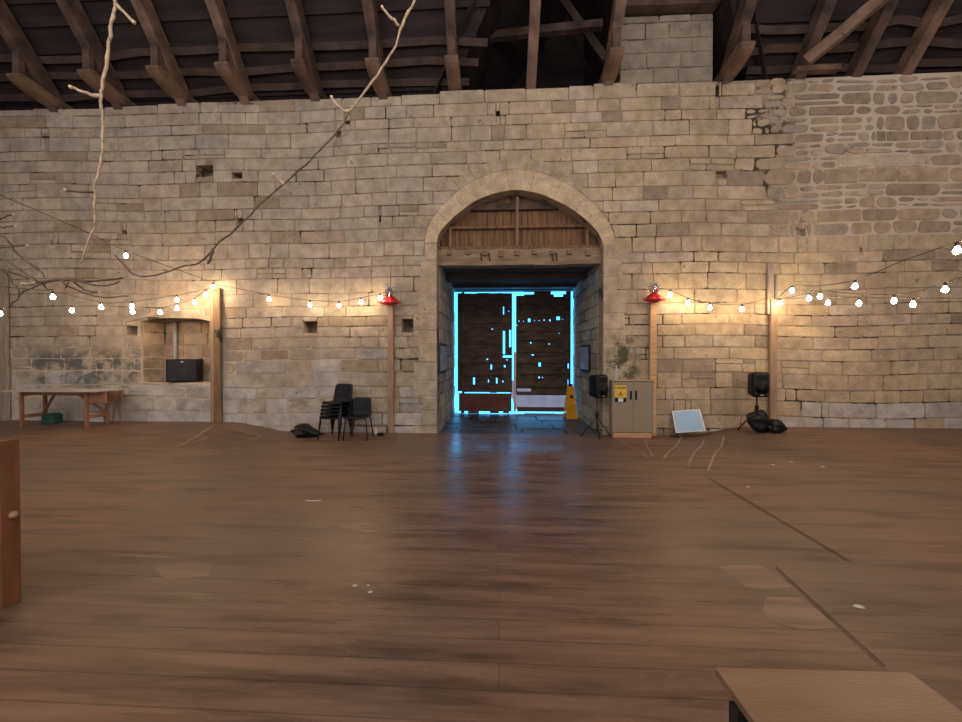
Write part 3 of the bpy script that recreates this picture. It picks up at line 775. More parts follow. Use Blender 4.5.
# rust stain-like conduit beside the posts
# ------------------------------------------------------------------ red bows
def bow(px, py, label, flip):
    c = onY(px, py, W-.2); t = empty('red_bow', c, label, 'bow', 'red bows on the posts')
    m = MB(); n = 48
    prof = [(.03,.10),(.08,.06),(.14,.01),(.22,-.05),(.19,-.075),(.10,-.10),(.02,-.125)]
    m.lathe(prof, n=n, sy=.5, wob=lambda a: 1+.10*math.cos(6*a)+.05*math.cos(11*a+1)); m.build('satin_skirt', M['red'], t)
    m = MB()
    for q in range(260):
        a = R.uniform(0,2*PI); e = R.uniform(-.3,1.2); l = R.uniform(.07,.17)
        d = Vector((math.cos(a)*math.cos(e), .5*math.sin(a)*math.cos(e), math.sin(e)))*l; b = Vector((R.uniform(-.05,.05),R.uniform(-.03,.03),.13+R.uniform(-.06,.12)))
        s_ = Vector((d.z,0,-d.x)).normalized()*.006
        m.add([b-s_,b+s_,b+d+Vector((0,.01,0))], [(0,1,2)])
    m.build('tinsel_tuft', M['tinsel'], t)
    for q in range(4):
        m = MB(); m.lathe([(.002,-.025),(.022,0),(.002,.025)], (R.uniform(-.08,.08),-.09,.15+R.uniform(-.04,.08)), 8); m.build('berry', M['red'], t)
    m = MB(); m.tube([(0,0,.1),(.01,.05,.4),(-.01*flip,.15,.75)], .006, 5); m.build('hanging_cord', M['wire'], t)
bow(389.5,300,'red satin bow with silver tinsel on the left post, beside the arch', 1)
bow(654,297,'red satin bow with silver tinsel on the right post, above the cabinet', -1)

# ------------------------------------------------------------------ festoon lights
bulb_me = {}
def make_bulb():
    m = MB(); m.lathe([(.012,-.0),(.017,-.018),(.030,-.045),(.034,-.066),(.026,-.088),(.010,-.099)], n=12)
    m2 = MB(); m2.lathe([(.012,.035),(.019,.03),(.019,-.006),(.014,-.01)], n=10)
    return m, m2
mb1, mb2 = make_bulb(); b1 = mb1.build('bulb', M['bulb']); b2 = mb2.build('socket', M['wire'])
def bulb(p, label, group, first=[True]):
    t = empty('festoon_bulb', p+Vector((0,0,.05)), label, 'light bulb', group)
    for src in (b1, b2):
        c = src.copy(); COL.objects.link(c); c.parent = t
def catenary(P, k=6):
    out = []
    for i in range(len(P)-1):
        p0 = P[max(i-1,0)]; p1 = P[i]; p2 = P[i+1]; p3 = P[min(i+2,len(P)-1)]
        for j in range(k):
            t = j/k; out.append(.5*((2*p1)+(-p0+p2)*t+(2*p0-5*p1+4*p2-p3)*t*t+(-p0+3*p1-3*p2+p3)*t**3))
    return out+[P[-1]]
def string(pts, bulbs, name_lab, short, group, dl=0, ends=None):
    """pts: cable way points (px,py,Y); bulbs: (px,py,Y)"""
    allp = sorted([(a,b,c,0) for a,b,c in pts]+[(a,b,c,1) for a,b,c in bulbs], key=lambda q: q[0])
    P = [onY(a,b,c)+(Vector((0,0,.09)) if f else Vector((0,0,0))) for a,b,c,f in allp]
    m = MB(); m.tube(catenary(P), .0055, 6); o = m.build('festoon_cable', M['wire'], shift=P[0]); o.location = P[0]; tag(o, name_lab, 'cable')
    for i,(a,b,c) in enumerate(sorted(bulbs)): bulb(onY(a,b,c), 'glowing bulb, '+ORD[i]+' from left '+short, group)
Yw = 7.62
string([(216,284,Yw),(388,292,Yw)], [(269,299,Yw),(310,304.5,Yw),(339,305.5,Yw),(361,302,Yw),(380.5,298,Yw)],
       'thin festoon cable sagging along the wall between the niche post and the left red bow', 'on cable between niche post and left bow', 'bulbs left of the arch')
string([(657,288,Yw),(774,296,Yw)], [(670,294.5,Yw),(688,302.5,Yw),(710,307.5,Yw),(742,309,Yw)],
       'thin festoon cable along the wall between the right red bow and the right post', 'on cable between right bow and right post', 'bulbs right of the arch')
string([(-45,176,3.9),(0,195,4.6),(50,216,5.6),(95,236,6.3)], [(126,255.5,6.7),(213,286.5,7.72)],
       'festoon cable sloping down from the upper left edge to the niche post', 'on steep cable down to niche post', 'bulbs on the steep left cable')
string([(-60,270,5.2),(-10,285,5.8),(211,288,7.76)], [(53,296.5,6.3),(101,307,6.8),(132,306,7.0),(177,299.5,7.4)],
       'upper of the two shallow festoon cables left of the niche post', 'on upper shallow cable above niche', 'bulbs above the niche')
string([(-40,300,6.2),(212,287,7.7)], [(0,313,6.3),(72,310,6.7),(132.5,311.5,7.1),(160,312,7.3),(177,308,7.45),(195,302,7.55),(206,294,7.65)],
       'lower of the two shallow festoon cables left of the niche post', 'on lower shallow cable above niche', 'bulbs above the niche')
string([(776,301,7.75),(815,286,6.7),(905,260,5.2),(1010,225,4.2)], [(792,290.5,7.2),(855,286,5.9),(957,250,4.6)],
       'highest of the festoon cables rising to the right edge', 'on highest cable right of right post', 'bulbs right of the right post')
string([(776,300,7.75),(1010,262,5)], [(809,298,7.3),(820,296,7.1),(894,300.5,6.1),(945,289,5.5)],
       'middle festoon cable running from the right post to the right edge', 'on middle cable right of right post', 'bulbs right of the right post')
string([(775,299,7.75),(1010,298,5.4)], [(780,303,7.7),(828,302.5,7.1),(859,303,6.6),(913,304,6.0)],
       'lowest festoon cable running from the right post to the right edge', 'on lowest cable right of right post', 'bulbs right of the right post')
bpy.data.objects.remove(b1); bpy.data.objects.remove(b2)

# ------------------------------------------------------------------ hanging branches
def branch(t, pts, r0, r1, mt, name, Y=4.0, cutend=False, dy=0):
    P = [onY(a,b,Y+dy*i/len(pts))-t.location for i,(a,b) in enumerate(pts)]
    P = catenary(P, 4); k = len(P)
    P = [p+Vector((R.uniform(-.006,.006),R.uniform(-.01,.01),R.uniform(-.006,.006))) for p in P]
    rr = [(r0+(r1-r0)*i/(k-1))*R.uniform(.85,1.2) for i in range(k)]
    m = MB(); m.tube(P, rr, 8); o = m.build(name, M[mt], t)
    if cutend:
        m = MB(); d = (P[-1]-P[-2]).normalized(); m.tube([P[-1]-d*.015, P[-1]+d*.012], rr[-1]*1.15, 8); m.build('cut_end', M['cutwood'], o)
    return o
tA = empty('hanging_branch', onY(100,95,4.0), 'pale crooked branch hanging almost straight down at upper left', 'branch')
branch(tA, [(113,-40),(115,0),(112,22),(108,50),(104,80),(101,96),(103,120),(102,150),(98,175),(94,190),(95,210),(94,228),(86,246),(80,264)], .017, .010, 'bark', 'stem')
branch(tA, [(117,5),(124,12),(134,22)], .018, .015, 'bark', 'twig', cutend=True)
branch(tA, [(101,96),(88,94),(72,87)], .02, .015, 'bark', 'twig', cutend=True)
branch(tA, [(93,192),(80,192),(66,190)], .016, .011, 'bark_dark', 'twig', cutend=True)
tB = empty('hanging_branch', onY(285,180,4.3), 'long thin branch hanging in a slanting line left of the arch', 'branch')
branch(tB, [(424,-25),(415,0),(402,25),(396,45),(382,68),(362,95),(349,112)], .014, .011, 'bark', 'stem', Y=4.3)
branch(tB, [(349,112),(342,126),(325,145),(305,165),(285,183),(262,203),(240,225),(219,243),(200,263),(180,267),(158,275),(135,275),(122,262),(115,255)], .010, .008, 'bark_dark', 'lower_stem', Y=4.3)
branch(tB, [(399,26),(392,18),(382,8)], .016, .013, 'bark', 'twig', Y=4.3, cutend=True)
branch(tB, [(349,112),(340,108),(331,97)], .02, .014, 'bark', 'twig', Y=4.3, cutend=True)
branch(tB, [(284,184),(279,180),(274,175)], .018, .013, 'bark', 'twig', Y=4.3, cutend=True)
branch(tB, [(213,249),(211,256),(208,263)], .016, .014, 'bark_dark', 'twig', Y=4.3)
tC = empty('hanging_branch', onY(45,280,3.9), 'dark tangle of thin forked twigs hanging at the left edge below the crooked branch', 'branch')
branch(tC, [(22,284),(45,281),(70,280),(95,281),(122,278)], .019, .009, 'bark_dark', 'stem', Y=3.9)
for pts, c in (([(-12,252),(8,262),(25,273),(36,280)],0),([(-10,248),(10,247),(26,245)],1),([(12,247),(22,258),(36,268),(45,277)],0),([(-8,268),(6,273),(14,284),(20,293),(14,302),(9,308)],0),
               ([(20,294),(32,288),(45,283)],0),([(60,280),(72,288),(100,297),(128,296)],0),([(68,282),(66,288),(66,290)],1),([(75,283),(84,290),(100,292)],1),([(70,280),(90,284),(105,286),(120,281)],0),
               ([(42,282),(47,289),(52,290)],0),([(12,246),(5,238),(-10,232)],0),([(-10,265),(5,270),(20,275),(30,279)],0),([(-10,222),(2,218),(13,214)],1),([(-10,228),(4,227),(16,226)],1)):
    branch(tC, pts, .010, .006, 'bark_dark', 'twig', Y=3.9+R.uniform(-.1,.1), cutend=bool(c))
branch(tC, [(36,283),(30,284),(23,284)], .02, .02, 'bark', 'twig', Y=3.88, cutend=True)

# ------------------------------------------------------------------ trestle table at far left
p1 = onZ(22,427,0); p2 = onZ(87,427.5,0)
d = (p2-p1).normalized(); ang = math.atan2(d.y, d.x); L_ = (p2-p1).length
t = empty('trestle_table', ((p1+p2)/2), 'wooden trestle table with a thin grey top against the wall at far left', 'table', rz=ang)
m = MB(); m.box((-L_/2-.26,-.14,.735),(L_/2+.36,.5,.765), bev=.008); m.build('tabletop', M['tabletop'], t)
for sx in (-1,1):
    for sy in (0,.4):
        m = MB(); m.box((sx*L_/2-.028,sy-.022,0),(sx*L_/2+.028,sy+.022,.735)); m.build('leg', M['tablewood'], t)
    m = MB(); m.box((sx*L_/2-.02,0.02,.18),(sx*L_/2+.02,.38,.25)); m.build('stretcher', M['tablewood'], t); m = MB(); m.box((sx*L_/2-.02,.02,.64),(sx*L_/2+.02,.38,.72)); m.build('end_rail', M['tablewood'], t)
    m = MB(); m.bar((sx*L_/2,.38,.25),(sx*(L_/2-.5),.2,.72),.04,.03); m.build('brace', M['tablewood'], t)
m = MB(); m.box((-L_/2+.04,.005,.66),(L_/2-.04,.03,.73)); m.build('apron', M['tablewood'], t)
m = MB(); m.box((L_/2+.0,.02,.5),(L_/2+.40,.04,.735), bev=.004); m.build('end_flap', M['tablewood'], t)
o = onZ(124,421.5,0)
m = MB(); m.box((-.28,-.02,.47),(.06,.01,.73), bev=.004); 
m.bar((-.2,0,0),(-.12,0,.5),.03,.03); m.bar((.0,0,0),(-.05,0,.5),.03,.03)
o_ = m.build('leaning_board', M['post'],); o_.location = (o.x, W-.12, 0); tag(o_, 'small brown board on two thin legs behind the right end of trestle table', 'board')
c = onZ(68,421,0); m = MB(); m.box((-.14,-.1,0),(.14,.1,.2), bev=.02); m.box((-.11,-.08,.2),(.11,.08,.225), bev=.01); o = m.build('storage_box', mat('green_plastic',(.02,.09,.075),.5), None); o.location = (c.x, W-.35, 0); tag(o, 'small dark green box on the floor under the trestle table', 'box')
c = onZ(100,421,0); m = MB(); m.box((-.2,-.015,0),(.2,.015,.2), bev=.005, rot=Matrix.Rotation(.2,3,'X'), piv=(0,0,0)); m.box((-.21,-.025,-.0),(.21,.02,.02)); o = m.build('white_panel', M['white']); o.location = (c.x, W-.12, .005); tag(o, 'pale panel leaning on the wall under right end of trestle table', 'panel')

# ------------------------------------------------------------------ chairs
def make_chair(label, group=None):
    t = empty('stacking_chair', (0,0,0), label, 'chair', group)
    # shell profile (y toward back, z), facing -Y
    prof = [(-.215,.415),(-.225,.435),(-.20,.452),(-.10,.45),(.05,.438),(.15,.44),(.195,.465),(.215,.53),(.225,.60),(.245,.70),(.262,.785),(.266,.80)]
    m = MB(); n = 9; vs = []
    wid = [.205,.21,.212,.215,.215,.213,.208,.205,.205,.2,.195,.18]
    for (y,z),w in zip(prof, wid):
        for j in range(n):
            u = -1+2*j/(n-1); cur = .025*u*u; zz = z+(cur*.6 if z < .5 else 0)-(.0); yy = y-(cur if z >= .5 else 0)
            vs.append((u*w, yy, zz-(.018*abs(u)**6 if z > .78 else 0)))
    k = len(prof); fs = [(i*n+j,i*n+j+1,(i+1)*n+j+1,(i+1)*n+j) for i in range(k-1) for j in range(n-1)]
    m.add(vs, fs, smooth=True); o = m.build('seat_shell', M['chair'], t)
    so = o.modifiers.new('s','SOLIDIFY'); so.thickness = .014; so.offset = -1
    for sx in (-1,1):
        m = MB(); m.tube([(sx*.17,-.17,.43),(sx*.2,-.2,.40),(sx*.235,-.235,.0)], .012, 8); m.build('leg', M['blacktube'], t)
        m = MB(); m.tube([(sx*.17,.1,.43),(sx*.2,.14,.40),(sx*.235,.26,.0)], .012, 8); m.build('leg', M['blacktube'], t)
    m = MB(); m.tube([(-.17,-.17,.425),(-.17,.1,.42),(.17,.1,.42),(.17,-.17,.425),(-.17,-.17,.425)], .011, 8); m.build('under_frame', M['blacktube'], t)
    return t
c0 = onF(330,440.5)
proto = make_chair('dark stacking chair, bottom of the stack of five', 'stacked dark chairs')
names = ['bottom one of the stack of five','second from the bottom of the stack of five','middle one of the stack of five','second from the top of the stack of five','topmost one of the stack of five']
zb = fz(c0.x, c0.y+.2)
for i in range(5):
    t = proto if i == 0 else copy_tree(proto)
    t['label'] = 'dark grey plastic stacking chair, '+names[i]; t['group'] = 'stacked dark chairs'
    t.location = (c0.x+.0+.008*i, c0.y+.23+.012*i, zb+.001+.072*i); t.rotation_euler.z = -.16
c1 = onF(351,441)
t = copy_tree(proto); t['label'] = 'dark grey plastic stacking chair standing alone, right of the stack'; del t['group']
t.location = (c1.x+.05, c1.y+.26, fz(c1.x, c1.y+.2)+.001); t.rotation_euler.z = .1

# ------------------------------------------------------------------ lumpy bags
def bag(loc, sx, sy, sz, label, seed, rz=0, tail=True, name='bin_bag'):
    rr = random.Random(seed); bm = bmesh.new(); bmesh.ops.create_icosphere(bm, subdivisions=4, radius=1)
    ph = [(Vector((rr.uniform(-1,1),rr.uniform(-1,1),rr.uniform(-1,1)))*rr.uniform(3,8), rr.uniform(0,6), rr.uniform(.02,.07)) for _ in range(16)]
    for v in bm.verts:
        n = v.co.normalized(); k = 1+sum(a*math.sin(n.dot(d)+p) for d,p,a in ph)
        v.co = n*k; v.co.x *= sx; v.co.y *= sy; v.co.z = (v.co.z*.5+.5)*2*sz*.5
        if tail and v.co.x > 0: f = 1-.55*min(1,v.co.x/sx); v.co.z *= f; v.co.y *= f
        v.co.z = max(v.co.z, .003)
    for f in bm.faces: f.smooth = True
    me = bpy.data.meshes.new(name); bm.to_mesh(me); bm.free(); me.materials.append(M['bag'])
    o = bpy.data.objects.new(name, me); COL.objects.link(o); o.location = loc; o.rotation_euler.z = rz
    return tag(o, label, 'bag')
p = onF(305,438.5); bag((p.x,p.y+.12,fz(p.x,p.y+.12)), .29, .16, .25, 'crumpled black plastic bag on the floor left of stacked chairs', 3)
# small white and black bit by the chair
p = onF(376,435); m = MB(); m.lathe([(.03,0),(.035,.05),(.03,.1),(.012,.14),(.012,.16)], n=12); o = m.build('small_bottle', M['white']); o.location = (p.x,p.y,fz(p.x,p.y)); tag(o, 'small white container on the floor right of the single chair', 'container')
p = onF(381,436); bag((p.x-.02,p.y+.05,fz(p.x,p.y)), .07,.05,.06, 'small black lump beside the white container near the chairs', 9, tail=False, name='small_bag')

# ------------------------------------------------------------------ speakers
def speaker_on_stand(cpx, top, bot, pyf, label, rz, stand_label, Yadj=0, covered=False):
    f = onF(cpx, pyf); f.y += Yadj; g = fz(f.x, f.y)
    s = onY(cpx, bot, f.y); tp = onY(cpx, top, f.y)
    zb_ = s.z; H_ = tp.z-s.z
    t = empty('speaker_stand', (f.x, f.y, g), stand_label, 'stand')
    zb_ -= g
    m = MB(); m.tube([(0,0,.12),(0,0,zb_+.06)], .014, 8); m.build('pole', M['blacktube'], t)
    m = MB(); m.lathe([(.03,.0),(.035,.02),(.035,.07),(.02,.09)], (0,0,.42), 12); m.build('collar', M['black'], t)
    for a in (.5, 2.64, 4.71):
        m = MB(); e = Vector((math.cos(a)*.33, math.sin(a)*.2, .015)); m.tube([(0,0,.42),e], .011, 6)
        m.tube([(0,0,.16), e*.5+Vector((0,0,.12))], .008, 6); lg = m.build('leg', M['blacktube'], t)
        m = MB(); m.lathe([(.016,0),(.018,.02),(.01,.03)], (e.x,e.y,-.0), 8); m.build('rubber_foot', M['black'], lg)
    sp = empty('loudspeaker', (f.x, f.y, g+zb_), label, 'speaker', rz=rz)
    w = .162
    m = MB(); 
    # tapered cabinet, wider at the front
    bm = bmesh.new(); bmesh.ops.create_cube(bm, size=1)
    for v in bm.verts:
        k = 1 if v.co.y < 0 else .62
        v.co = Vector((v.co.x*2*w*k, v.co.y*.32, (v.co.z+.5)*H_*(1 if v.co.y < 0 else .88)+(0 if v.co.y < 0 else .03)))
    bmesh.ops.bevel(bm, geom=bm.edges[:], offset=.055, segments=4, profile=.5, affect='EDGES')
    me = bpy.data.meshes.new('cabinet'); bm.to_mesh(me); bm.free(); me.materials.append(M['black'])
    for q in me.polygons: q.use_smooth = True
    o = bpy.data.objects.new('cabinet', me); COL.objects.link(o); o.parent = sp
    m = MB(); m.box((-w+.04,-.175,.04),(w-.04,-.155,H_-.04), bev=.03); m.build('grille', M['grille'], sp)
    m = MB(); m.lathe([(.001,0),(.06,-.01),(.11,-.0),(.12,.012)], (0,0,0), 20); o = m.build('woofer', M['black'], sp); o.rotation_euler = (PI/2,0,0); o.location = (0,-.178,H_*.36)
    m = MB(); m.box((-.1,-.186,H_*.68),(.1,-.17,H_*.88), bev=.012); m.build('horn', M['black'], sp)
    m = MB(); m.box((-.025,-.187,.05),(.025,-.176,.065)); m.build('badge', M['white'], sp)
    return t, sp, f, g
t,sp,f,g = speaker_on_stand(597,374,398,437,'rounded black loudspeaker on tripod at the right side of doorway', .5, 'black tripod stand carrying a speaker at the right side of doorway')
t,sp,f,g = speaker_on_stand(756.5,371.5,397,431,'black loudspeaker on a stand in front of stone wall at right', -.12, 'black speaker stand at right, its feet covered by a black bag')
m = MB(); H_ = .5
m.box((.0,-.182,.18),(.09,-.176,.2)); m.box((0,-.182,.10),(.05,-.176,.14)); m.build('control_label', M['pipe'], sp)
bag((f.x+.02,f.y-.1,g), .25, .15, .42, 'black bag draped over the foot of the right speaker stand', 21, rz=.0)
bag((f.x+.24,f.y-.18,g), .17, .12, .24, 'shiny black bag lying right of the right speaker stand', 33, rz=.3, tail=False)

# subwoofer in the niche
c = onY(187,382,W+.25)
t = empty('subwoofer', (c.x+.02, W+.28, nz0+.002), 'black subwoofer box sitting in the wall niche', 'speaker', rz=.5)
m = MB(); m.box((-.36,-.24,.02),(.22,.27,.53), bev=.015); m.build('cabinet', M['black'], t)
m = MB(); m.box((-.33,-.25,.05),(.19,-.238,.5), bev=.005); m.build('grille', M['grille'], t)
m = MB(); m.box((-.10,-.256,.18),(.04,-.249,.44), bev=.003); m.build('port', M['blacktube'], t)
m = MB(); m.box((-.09,-.256,.46),(-.04,-.249,.48)); m.build('badge', M['white'], t)
m = MB(); p = onY(175.5,360,W+.53); m.tube([(0,0,0),(0,0,nz1-nz0-.02)], .04, 10); m.box((-.05,-.02,.4),(.05,.06,.45)); o = m.build('drain_pipe', M['pipe']); o.location = (p.x, W+.53, nz0+.0); tag(o, 'grey vertical pipe at the back of niche behind the subwoofer', 'pipe')
m = MB(); m.tube([(0,0,.01),(-.2,-.05,.01),(-.45,-.02,.012),(-.6,-.08,.01)], .008, 6); o = m.build('power_cable', M['wire']); o.location = (c.x-.35, W+.2, nz0+.006); tag(o, 'black cable lying on the niche sill left of the subwoofer', 'cable')

# ------------------------------------------------------------------ cabinet, sign, bottle
p0 = onF(612,436); yc = 7.66; x0 = onY(612,400,yc).x; x1 = onY(655,400,yc).x; g = fz((x0+x1)/2, 7.75); zt_ = onY(630,381,yc).z-g
t = empty('electrical_cabinet', ((x0+x1)/2, yc, g), 'grey-brown two-door electrical cabinet against the wall right of the doorway', 'cabinet')
hw_ = (x1-x0)/2; dp = W-.115-yc
m = MB(); m.box((-hw_,.03,.1),(hw_,dp,zt_), bev=.006); m.build('body', M['cab'], t)
for s_ in (-1,1):
    m = MB(); a,b = (-hw_+.01,-.001) if s_ < 0 else (.001,hw_-.04)
    m.box((a,.0,.11),(b,.03,zt_-.03), bev=.006); dr = m.build('door', M['cab'], t)
    m = MB(); m.box((s_*.052-.02,-.012,zt_-.38),(s_*.052+.02,.002,zt_-.2), bev=.012); m.build('handle', M['black'], dr)
m = MB(); m.box((-hw_+.03,.01,0),(hw_-.06,dp-.02,.1), bev=.005); m.build('plinth', M['cabwood'], t)
m = MB(); m.box((hw_-.035,-.0,.1),(hw_+.01,dp-.02,zt_+.012)); m.build('side_trim', M['cabwood'], t)
m = MB(); m.box((-hw_,-.0,zt_),(hw_-.03,dp-.02,zt_+.015)); m.build('top_trim', M['cabwood'], t)
s = empty('warning_sign', ((x0+x1)/2-hw_+.17, yc-.004, g+zt_-.34), 'yellow warning notice stuck on the left cabinet door', 'sign')
m = MB(); m.box((-.12,-.006,0),(.12,.002,.25), bev=.003); m.build('plate', M['yellow'], s)
m = MB(); m.box((-.11,-.009,-.085),(.11,.001,-.002)); m.build('lower_plate', M['black'], s)
m = MB(); m.box((-.05,-.012,-.08),(.05,-.004,-.01)); m.build('white_label', M['white'], s)
m = MB(); m.prism([(-.06,.04),(.06,.04),(0,.145)], -.008, -.004); m.build('triangle', mat('sign_ochre',(.45,.27,.02),.5), s)
m = MB(); m.box((-.006,-.0095,.07),(.006,-.0075,.115)); m.box((-.006,-.0095,.05),(.006,-.0075,.06)); m.build('mark', M['black'], s)
cu = bpy.data.curves.new('lettering','FONT'); cu.body = 'DANGER'; cu.size = .055; cu.align_x = 'CENTER'; cu.extrude = .001; cu.materials.append(M['black'])
o = bpy.data.objects.new('tmp', cu); COL.objects.link(o)
me = bpy.data.meshes.new_from_object(o.evaluated_get(bpy.context.evaluated_depsgraph_get())); bpy.data.objects.remove(o)
o = bpy.data.objects.new('lettering', me); COL.objects.link(o); o.parent = s; o.rotation_euler = (PI/2,0,0); o.location = (0,-.009,.185)
b = empty('plastic_bottle', (onY(615.5,378,yc+.1).x+.02, yc+.12, g+zt_+.016), 'clear plastic bottle standing on the left end of cabinet', 'bottle')
m = MB(); m.lathe([(.04,0),(.045,.01),(.045,.17),(.03,.22),(.014,.25),(.014,.27)], n=16); m.build('body', M['clear'], b)
m = MB(); m.lathe([(.017,.265),(.017,.29),(.015,.292)], n=12); m.build('cap', M['white'], b)
# pale blue board leaning
a = onF(676,433.5); bb = onF(705.5,431); g = fz((a.x+bb.x)/2, 7.8)
yb2 = 7.7; P = [onY(676,433.0,yb2), onY(706,431,yb2), onY(700,409,W-.07), onY(672,411,W-.07)]
g2 = min(P[0].z, P[1].z)
t = empty('leaning_whiteboard', ((P[0]+P[1])/2), 'pale blue board with a white rim leaning on the wall right of cabinet', 'board')
q = [p-t.location for p in P]; nn = (q[1]-q[0]).cross(q[3]-q[0]).normalized()
ctr = sum(q, Vector())/4
m = MB(); vs = [p+nn*.0 for p in q]+[p-nn*.02 for p in q]; m.add(vs, [(0,1,2,3),(7,6,5,4),(0,4,5,1),(1,5,6,2),(2,6,7,3),(3,7,4,0)]); m.build('rim', M['white'], t)
q2 = [ctr+(p-ctr)*.92 for p in q]; m = MB(); vs = [p+nn*.004 for p in q2]+[p for p in q2]; m.add(vs, [(0,1,2,3),(7,6,5,4),(0,4,5,1),(1,5,6,2),(2,6,7,3),(3,7,4,0)]); m.build('panel', M['blueboard'], t)
p = onF(664,432); m = MB(); m.tube([(-.1,.02,.02),(-.03,-.03,.05),(.02,.03,.06),(.08,-.02,.03),(.02,-.04,.02),(-.06,.02,.03)], .014, 6); o = m.build('coiled_cable', M['wire']); o.location = (p.x, 7.75, fz(p.x,7.75)+.0); tag(o, 'short coil of black cable between the cabinet and leaning board', 'cable')

# ------------------------------------------------------------------ floor sign in passage
p = onZ(571,418.5,-.2); H_ = onY(571,386,p.y).z+.2
t = empty('folding_floor_sign', (p.x, p.y+.1, -.2), 'tall yellow folding floor sign in the passage before right door', 'sign', rz=.15)
for s_ in (-1,1):
    m = MB(); n = 6
    for i in range(n):
        z0 = H_*i/n; z1 = H_*(i+.92)/n; w0 = .155-.075*i/n; w1 = .155-.075*(i+.9)/n; y0 = s_*(.16-.14*i/n); y1 = s_*(.16-.14*(i+.92)/n)
        m.add([(-w0,y0-.012,z0),(w0,y0-.012,z0),(w1,y1-.012,z1),(-w1,y1-.012,z1),(-w0,y0+.012,z0),(w0,y0+.012,z0),(w1,y1+.012,z1),(-w1,y1+.012,z1)], [(0,1,2,3),(7,6,5,4),(0,4,5,1),(1,5,6,2),(2,6,7,3),(3,7,4,0)])
    m.bar((0,s_*.155,.02),(0,s_*.02,H_-.02),.12,.012,up=(0,1,0))
    m.build('panel', M['cone'], t)
m = MB(); m.lathe([(.05,0),(.05,.01)], n=16); o = m.build('printed_disc', M['darkred'], t); o.rotation_euler = (PI/2-.15,0,0); o.location = (0,-.085,H_*.67)
m = MB(); m.box((-.06,-.03,H_-.03),(.06,.03,H_+.05), bev=.01); m.build('handle', M['black'], t)

# notice boards on the reveals
for (X, pa, pb, ya, yb_, lab, s_) in ((XL+.03,437.5,445,343,371,'framed notice board on the left side of the passage',1),(XR-.03,583,592,347,373,'framed notice board on the right side of the passage',-1)):
    y0 = 8.03 if s_ > 0 else 8.95; y1 = 9.05 if s_ > 0 else 9.86
    z1 = CH+.3; z0 = CH-.36
    t = empty('notice_board', (X, (y0+y1)/2, z0), lab, 'notice board')
    h = (y1-y0)/2; m = MB(); m.box((-.03,-h,0),(.03,h,z1-z0), bev=.004); m.build('frame', M['blacktube'], t)
    m = MB(); a = s_*.031; m.box((min(a,a+s_*.004),-h+.05,.05),(max(a,a+s_*.004),h-.05,z1-z0-.05)); m.build('poster', M['notice'], t)

# ------------------------------------------------------------------ foreground furniture
f = onZ(22,600,0); fx = f.x; fy = f.y
t = empty('wooden_bench', (fx, fy, 0), 'reddish wooden bench end cut by the left edge of the photo', 'bench')
ztp = onY(11,438,fy).z
m = MB(); m.box((-.03,-.09,0),(0,0,ztp), bev=.004); m.build('end_post', M['benchwood'], t)
m = MB(); m.box((-1.6,-.5,.40),(-.03,-.02,.44), bev=.005); m.build('seat', M['benchwood'], t)
m = MB(); m.box((-1.6,-.06,.46),(-.03,-.03,.53), bev=.004); m.build('rail', M['benchwood'], t)
m = MB(); m.box((-1.6,-.03,.6),(-.03,-.005,ztp-.03), bev=.005); m.build('backrest', M['benchwood'], t)
m = MB(); m.box((-1.7,-.5,0),(-1.6,.0,ztp), bev=.008); m.build('end_panel', M['benchwood'], t)
m = MB(); m.lathe([(.022,0),(.022,.015),(.008,.03)], n=12); o = m.build('bolt_head', M['post'], t); o.rotation_euler = (0,PI/2,0); o.location = (0,-.04,onY(27,512,fy).z)
zc = .45; A = onZ(715,667,zc); B = onZ(910,672,zc); d = (B-A); L_ = d.length; ang = math.atan2(d.y, d.x)
t = empty('low_table', (A.x, A.y, 0), 'low light brown wooden table at the bottom right corner', 'table', rz=ang)
m = MB(); m.box((0,-1.3,zc-.025),(L_,0,zc), bev=.003); m.build('tabletop', M['oak'], t)
for x in (.008, L_-.04):
    for y in (-.11,-1.24):
        m = MB(); m.box((x-.02,y-.02,0),(x+.02,y+.02,zc-.025)); m.build('leg', M['blacktube'], t)
m = MB(); m.box((.05,-1.22,zc-.08),(L_-.05,-1.2,zc-.026)); m.box((.05,-.24,zc-.08),(L_-.05,-.22,zc-.026)); m.build('under_rail', M['blacktube'], t)

# scraps on the floor
for i,(px,py,r,lab) in enumerate([(355,586,.012,'left one of three white crumbs at lower left centre'),(368,586,.009,'upper right one of three white crumbs at lower left centre'),(370.5,592.5,.011,'lower right one of three white crumbs at lower left centre'),
        (859,607,.02,'single white scrap at lower right'),(773,465,.02,'left of three white scraps on the floor at right'),(791,462,.02,'middle of three white scraps on the floor at right'),(823,467,.02,'right of three white scraps on the floor at right'),(748,487,.014,'pale scrap beside the dark floor seam'),(453,475,.012,'white fleck at the left edge of the blue reflection')]):
    p = onF(px,py); k = 7; m = MB(); P = [(r*R.uniform(.7,1.5)*math.cos(2*PI*j/k)*1.3, r*R.uniform(.7,1.2)*math.sin(2*PI*j/k)) for j in range(k)]
    m.add([(x,y,.001) for x,y in P]+[(x*.7,y*.7,.006) for x,y in P], [tuple(range(k,2*k)), tuple(range(k))[::-1]]+[(j,(j+1)%k,k+(j+1)%k,k+j) for j in range(k)])
    o = m.build('paper_scrap', M['paper']); o.location = (p.x,p.y,fz(p.x,p.y)+.001); tag(o, 'floor scrap, '+lab, 'paper scrap', 'paper scraps on the floor')
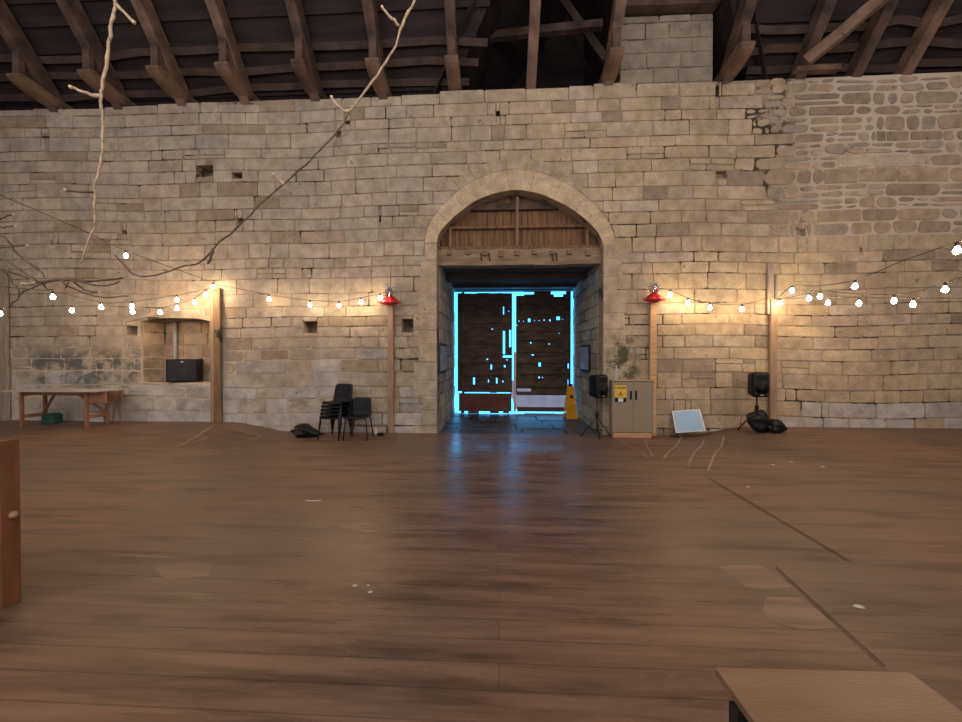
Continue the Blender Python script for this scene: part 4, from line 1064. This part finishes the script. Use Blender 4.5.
for px,py,l,lab in ((313,501,.16,'pale curved wood shaving on the boards at left centre'),):
    p = onF(px,py); m = MB(); m.tube([(-l/2,0,.006),(-l/6,-.012,.007),(l/6,-.012,.007),(l/2,.006,.006)], .005, 6); o = m.build('wood_shaving', M['cutwood']); o.location = (p.x,p.y,0); tag(o, lab, 'shaving')

# ------------------------------------------------------------------ world and lights
w = bpy.data.worlds.new('world'); sc.world = w; w.use_nodes = True
N = w.node_tree.nodes; L = w.node_tree.links; N.clear()
out = N.new('ShaderNodeOutputWorld'); bg = N.new('ShaderNodeBackground'); L.new(bg.outputs[0], out.inputs[0])
tc = N.new('ShaderNodeTexCoord'); sp_ = N.new('ShaderNodeSeparateXYZ'); L.new(tc.outputs['Generated'], sp_.inputs[0])
def rng(src, a, b):
    r = N.new('ShaderNodeMapRange'); r.interpolation_type = 'SMOOTHSTEP'; r.inputs['From Min'].default_value = a; r.inputs['From Max'].default_value = b; L.new(src, r.inputs['Value']); return r.outputs[0]
fy_ = rng(sp_.outputs['Y'], .15, .3); fzz = rng(sp_.outputs['Z'], .5, .36)
def mixc(f, a, b):
    q = N.new('ShaderNodeMix'); q.data_type = 'RGBA'; L.new(f, q.inputs['Factor'])
    for k,s_ in (('A',a),('B',b)):
        if isinstance(s_, tuple): q.inputs[k].default_value = (*s_,1)
        else: L.new(s_, q.inputs[k])
    return q.outputs['Result']
outer = mixc(fzz, (1.1,1.05,1.25), (.24,1.9,4.2))
inner = mixc(rng(sp_.outputs['Z'], -.1, .7), (.78,.74,.80), (.8,.68,.58))
L.new(mixc(fy_, inner, outer), bg.inputs['Color']); bg.inputs['Strength'].default_value = 1

for x,y,z,e in ((-5,.3,5.6,240),(0,.3,5.8,240),(5,.3,5.6,260)):  # unseen warm fill lights, added to brighten wall and floor
    ld = bpy.data.lights.new('fill_light','POINT'); ld.energy = e; ld.color = (1,.83,.64); ld.shadow_soft_size = .35
    lo = bpy.data.objects.new('fill_light', ld); lo.location = (x,y,z); COL.objects.link(lo)
sc.view_settings.view_transform = 'Standard'; sc.view_settings.look = 'None'; sc.view_settings.exposure = 0; sc.view_settings.gamma = 1
sc.cycles.use_denoising = True
sc.cycles.max_bounces = 6; sc.cycles.diffuse_bounces = 4; sc.cycles.sample_clamp_indirect = 6
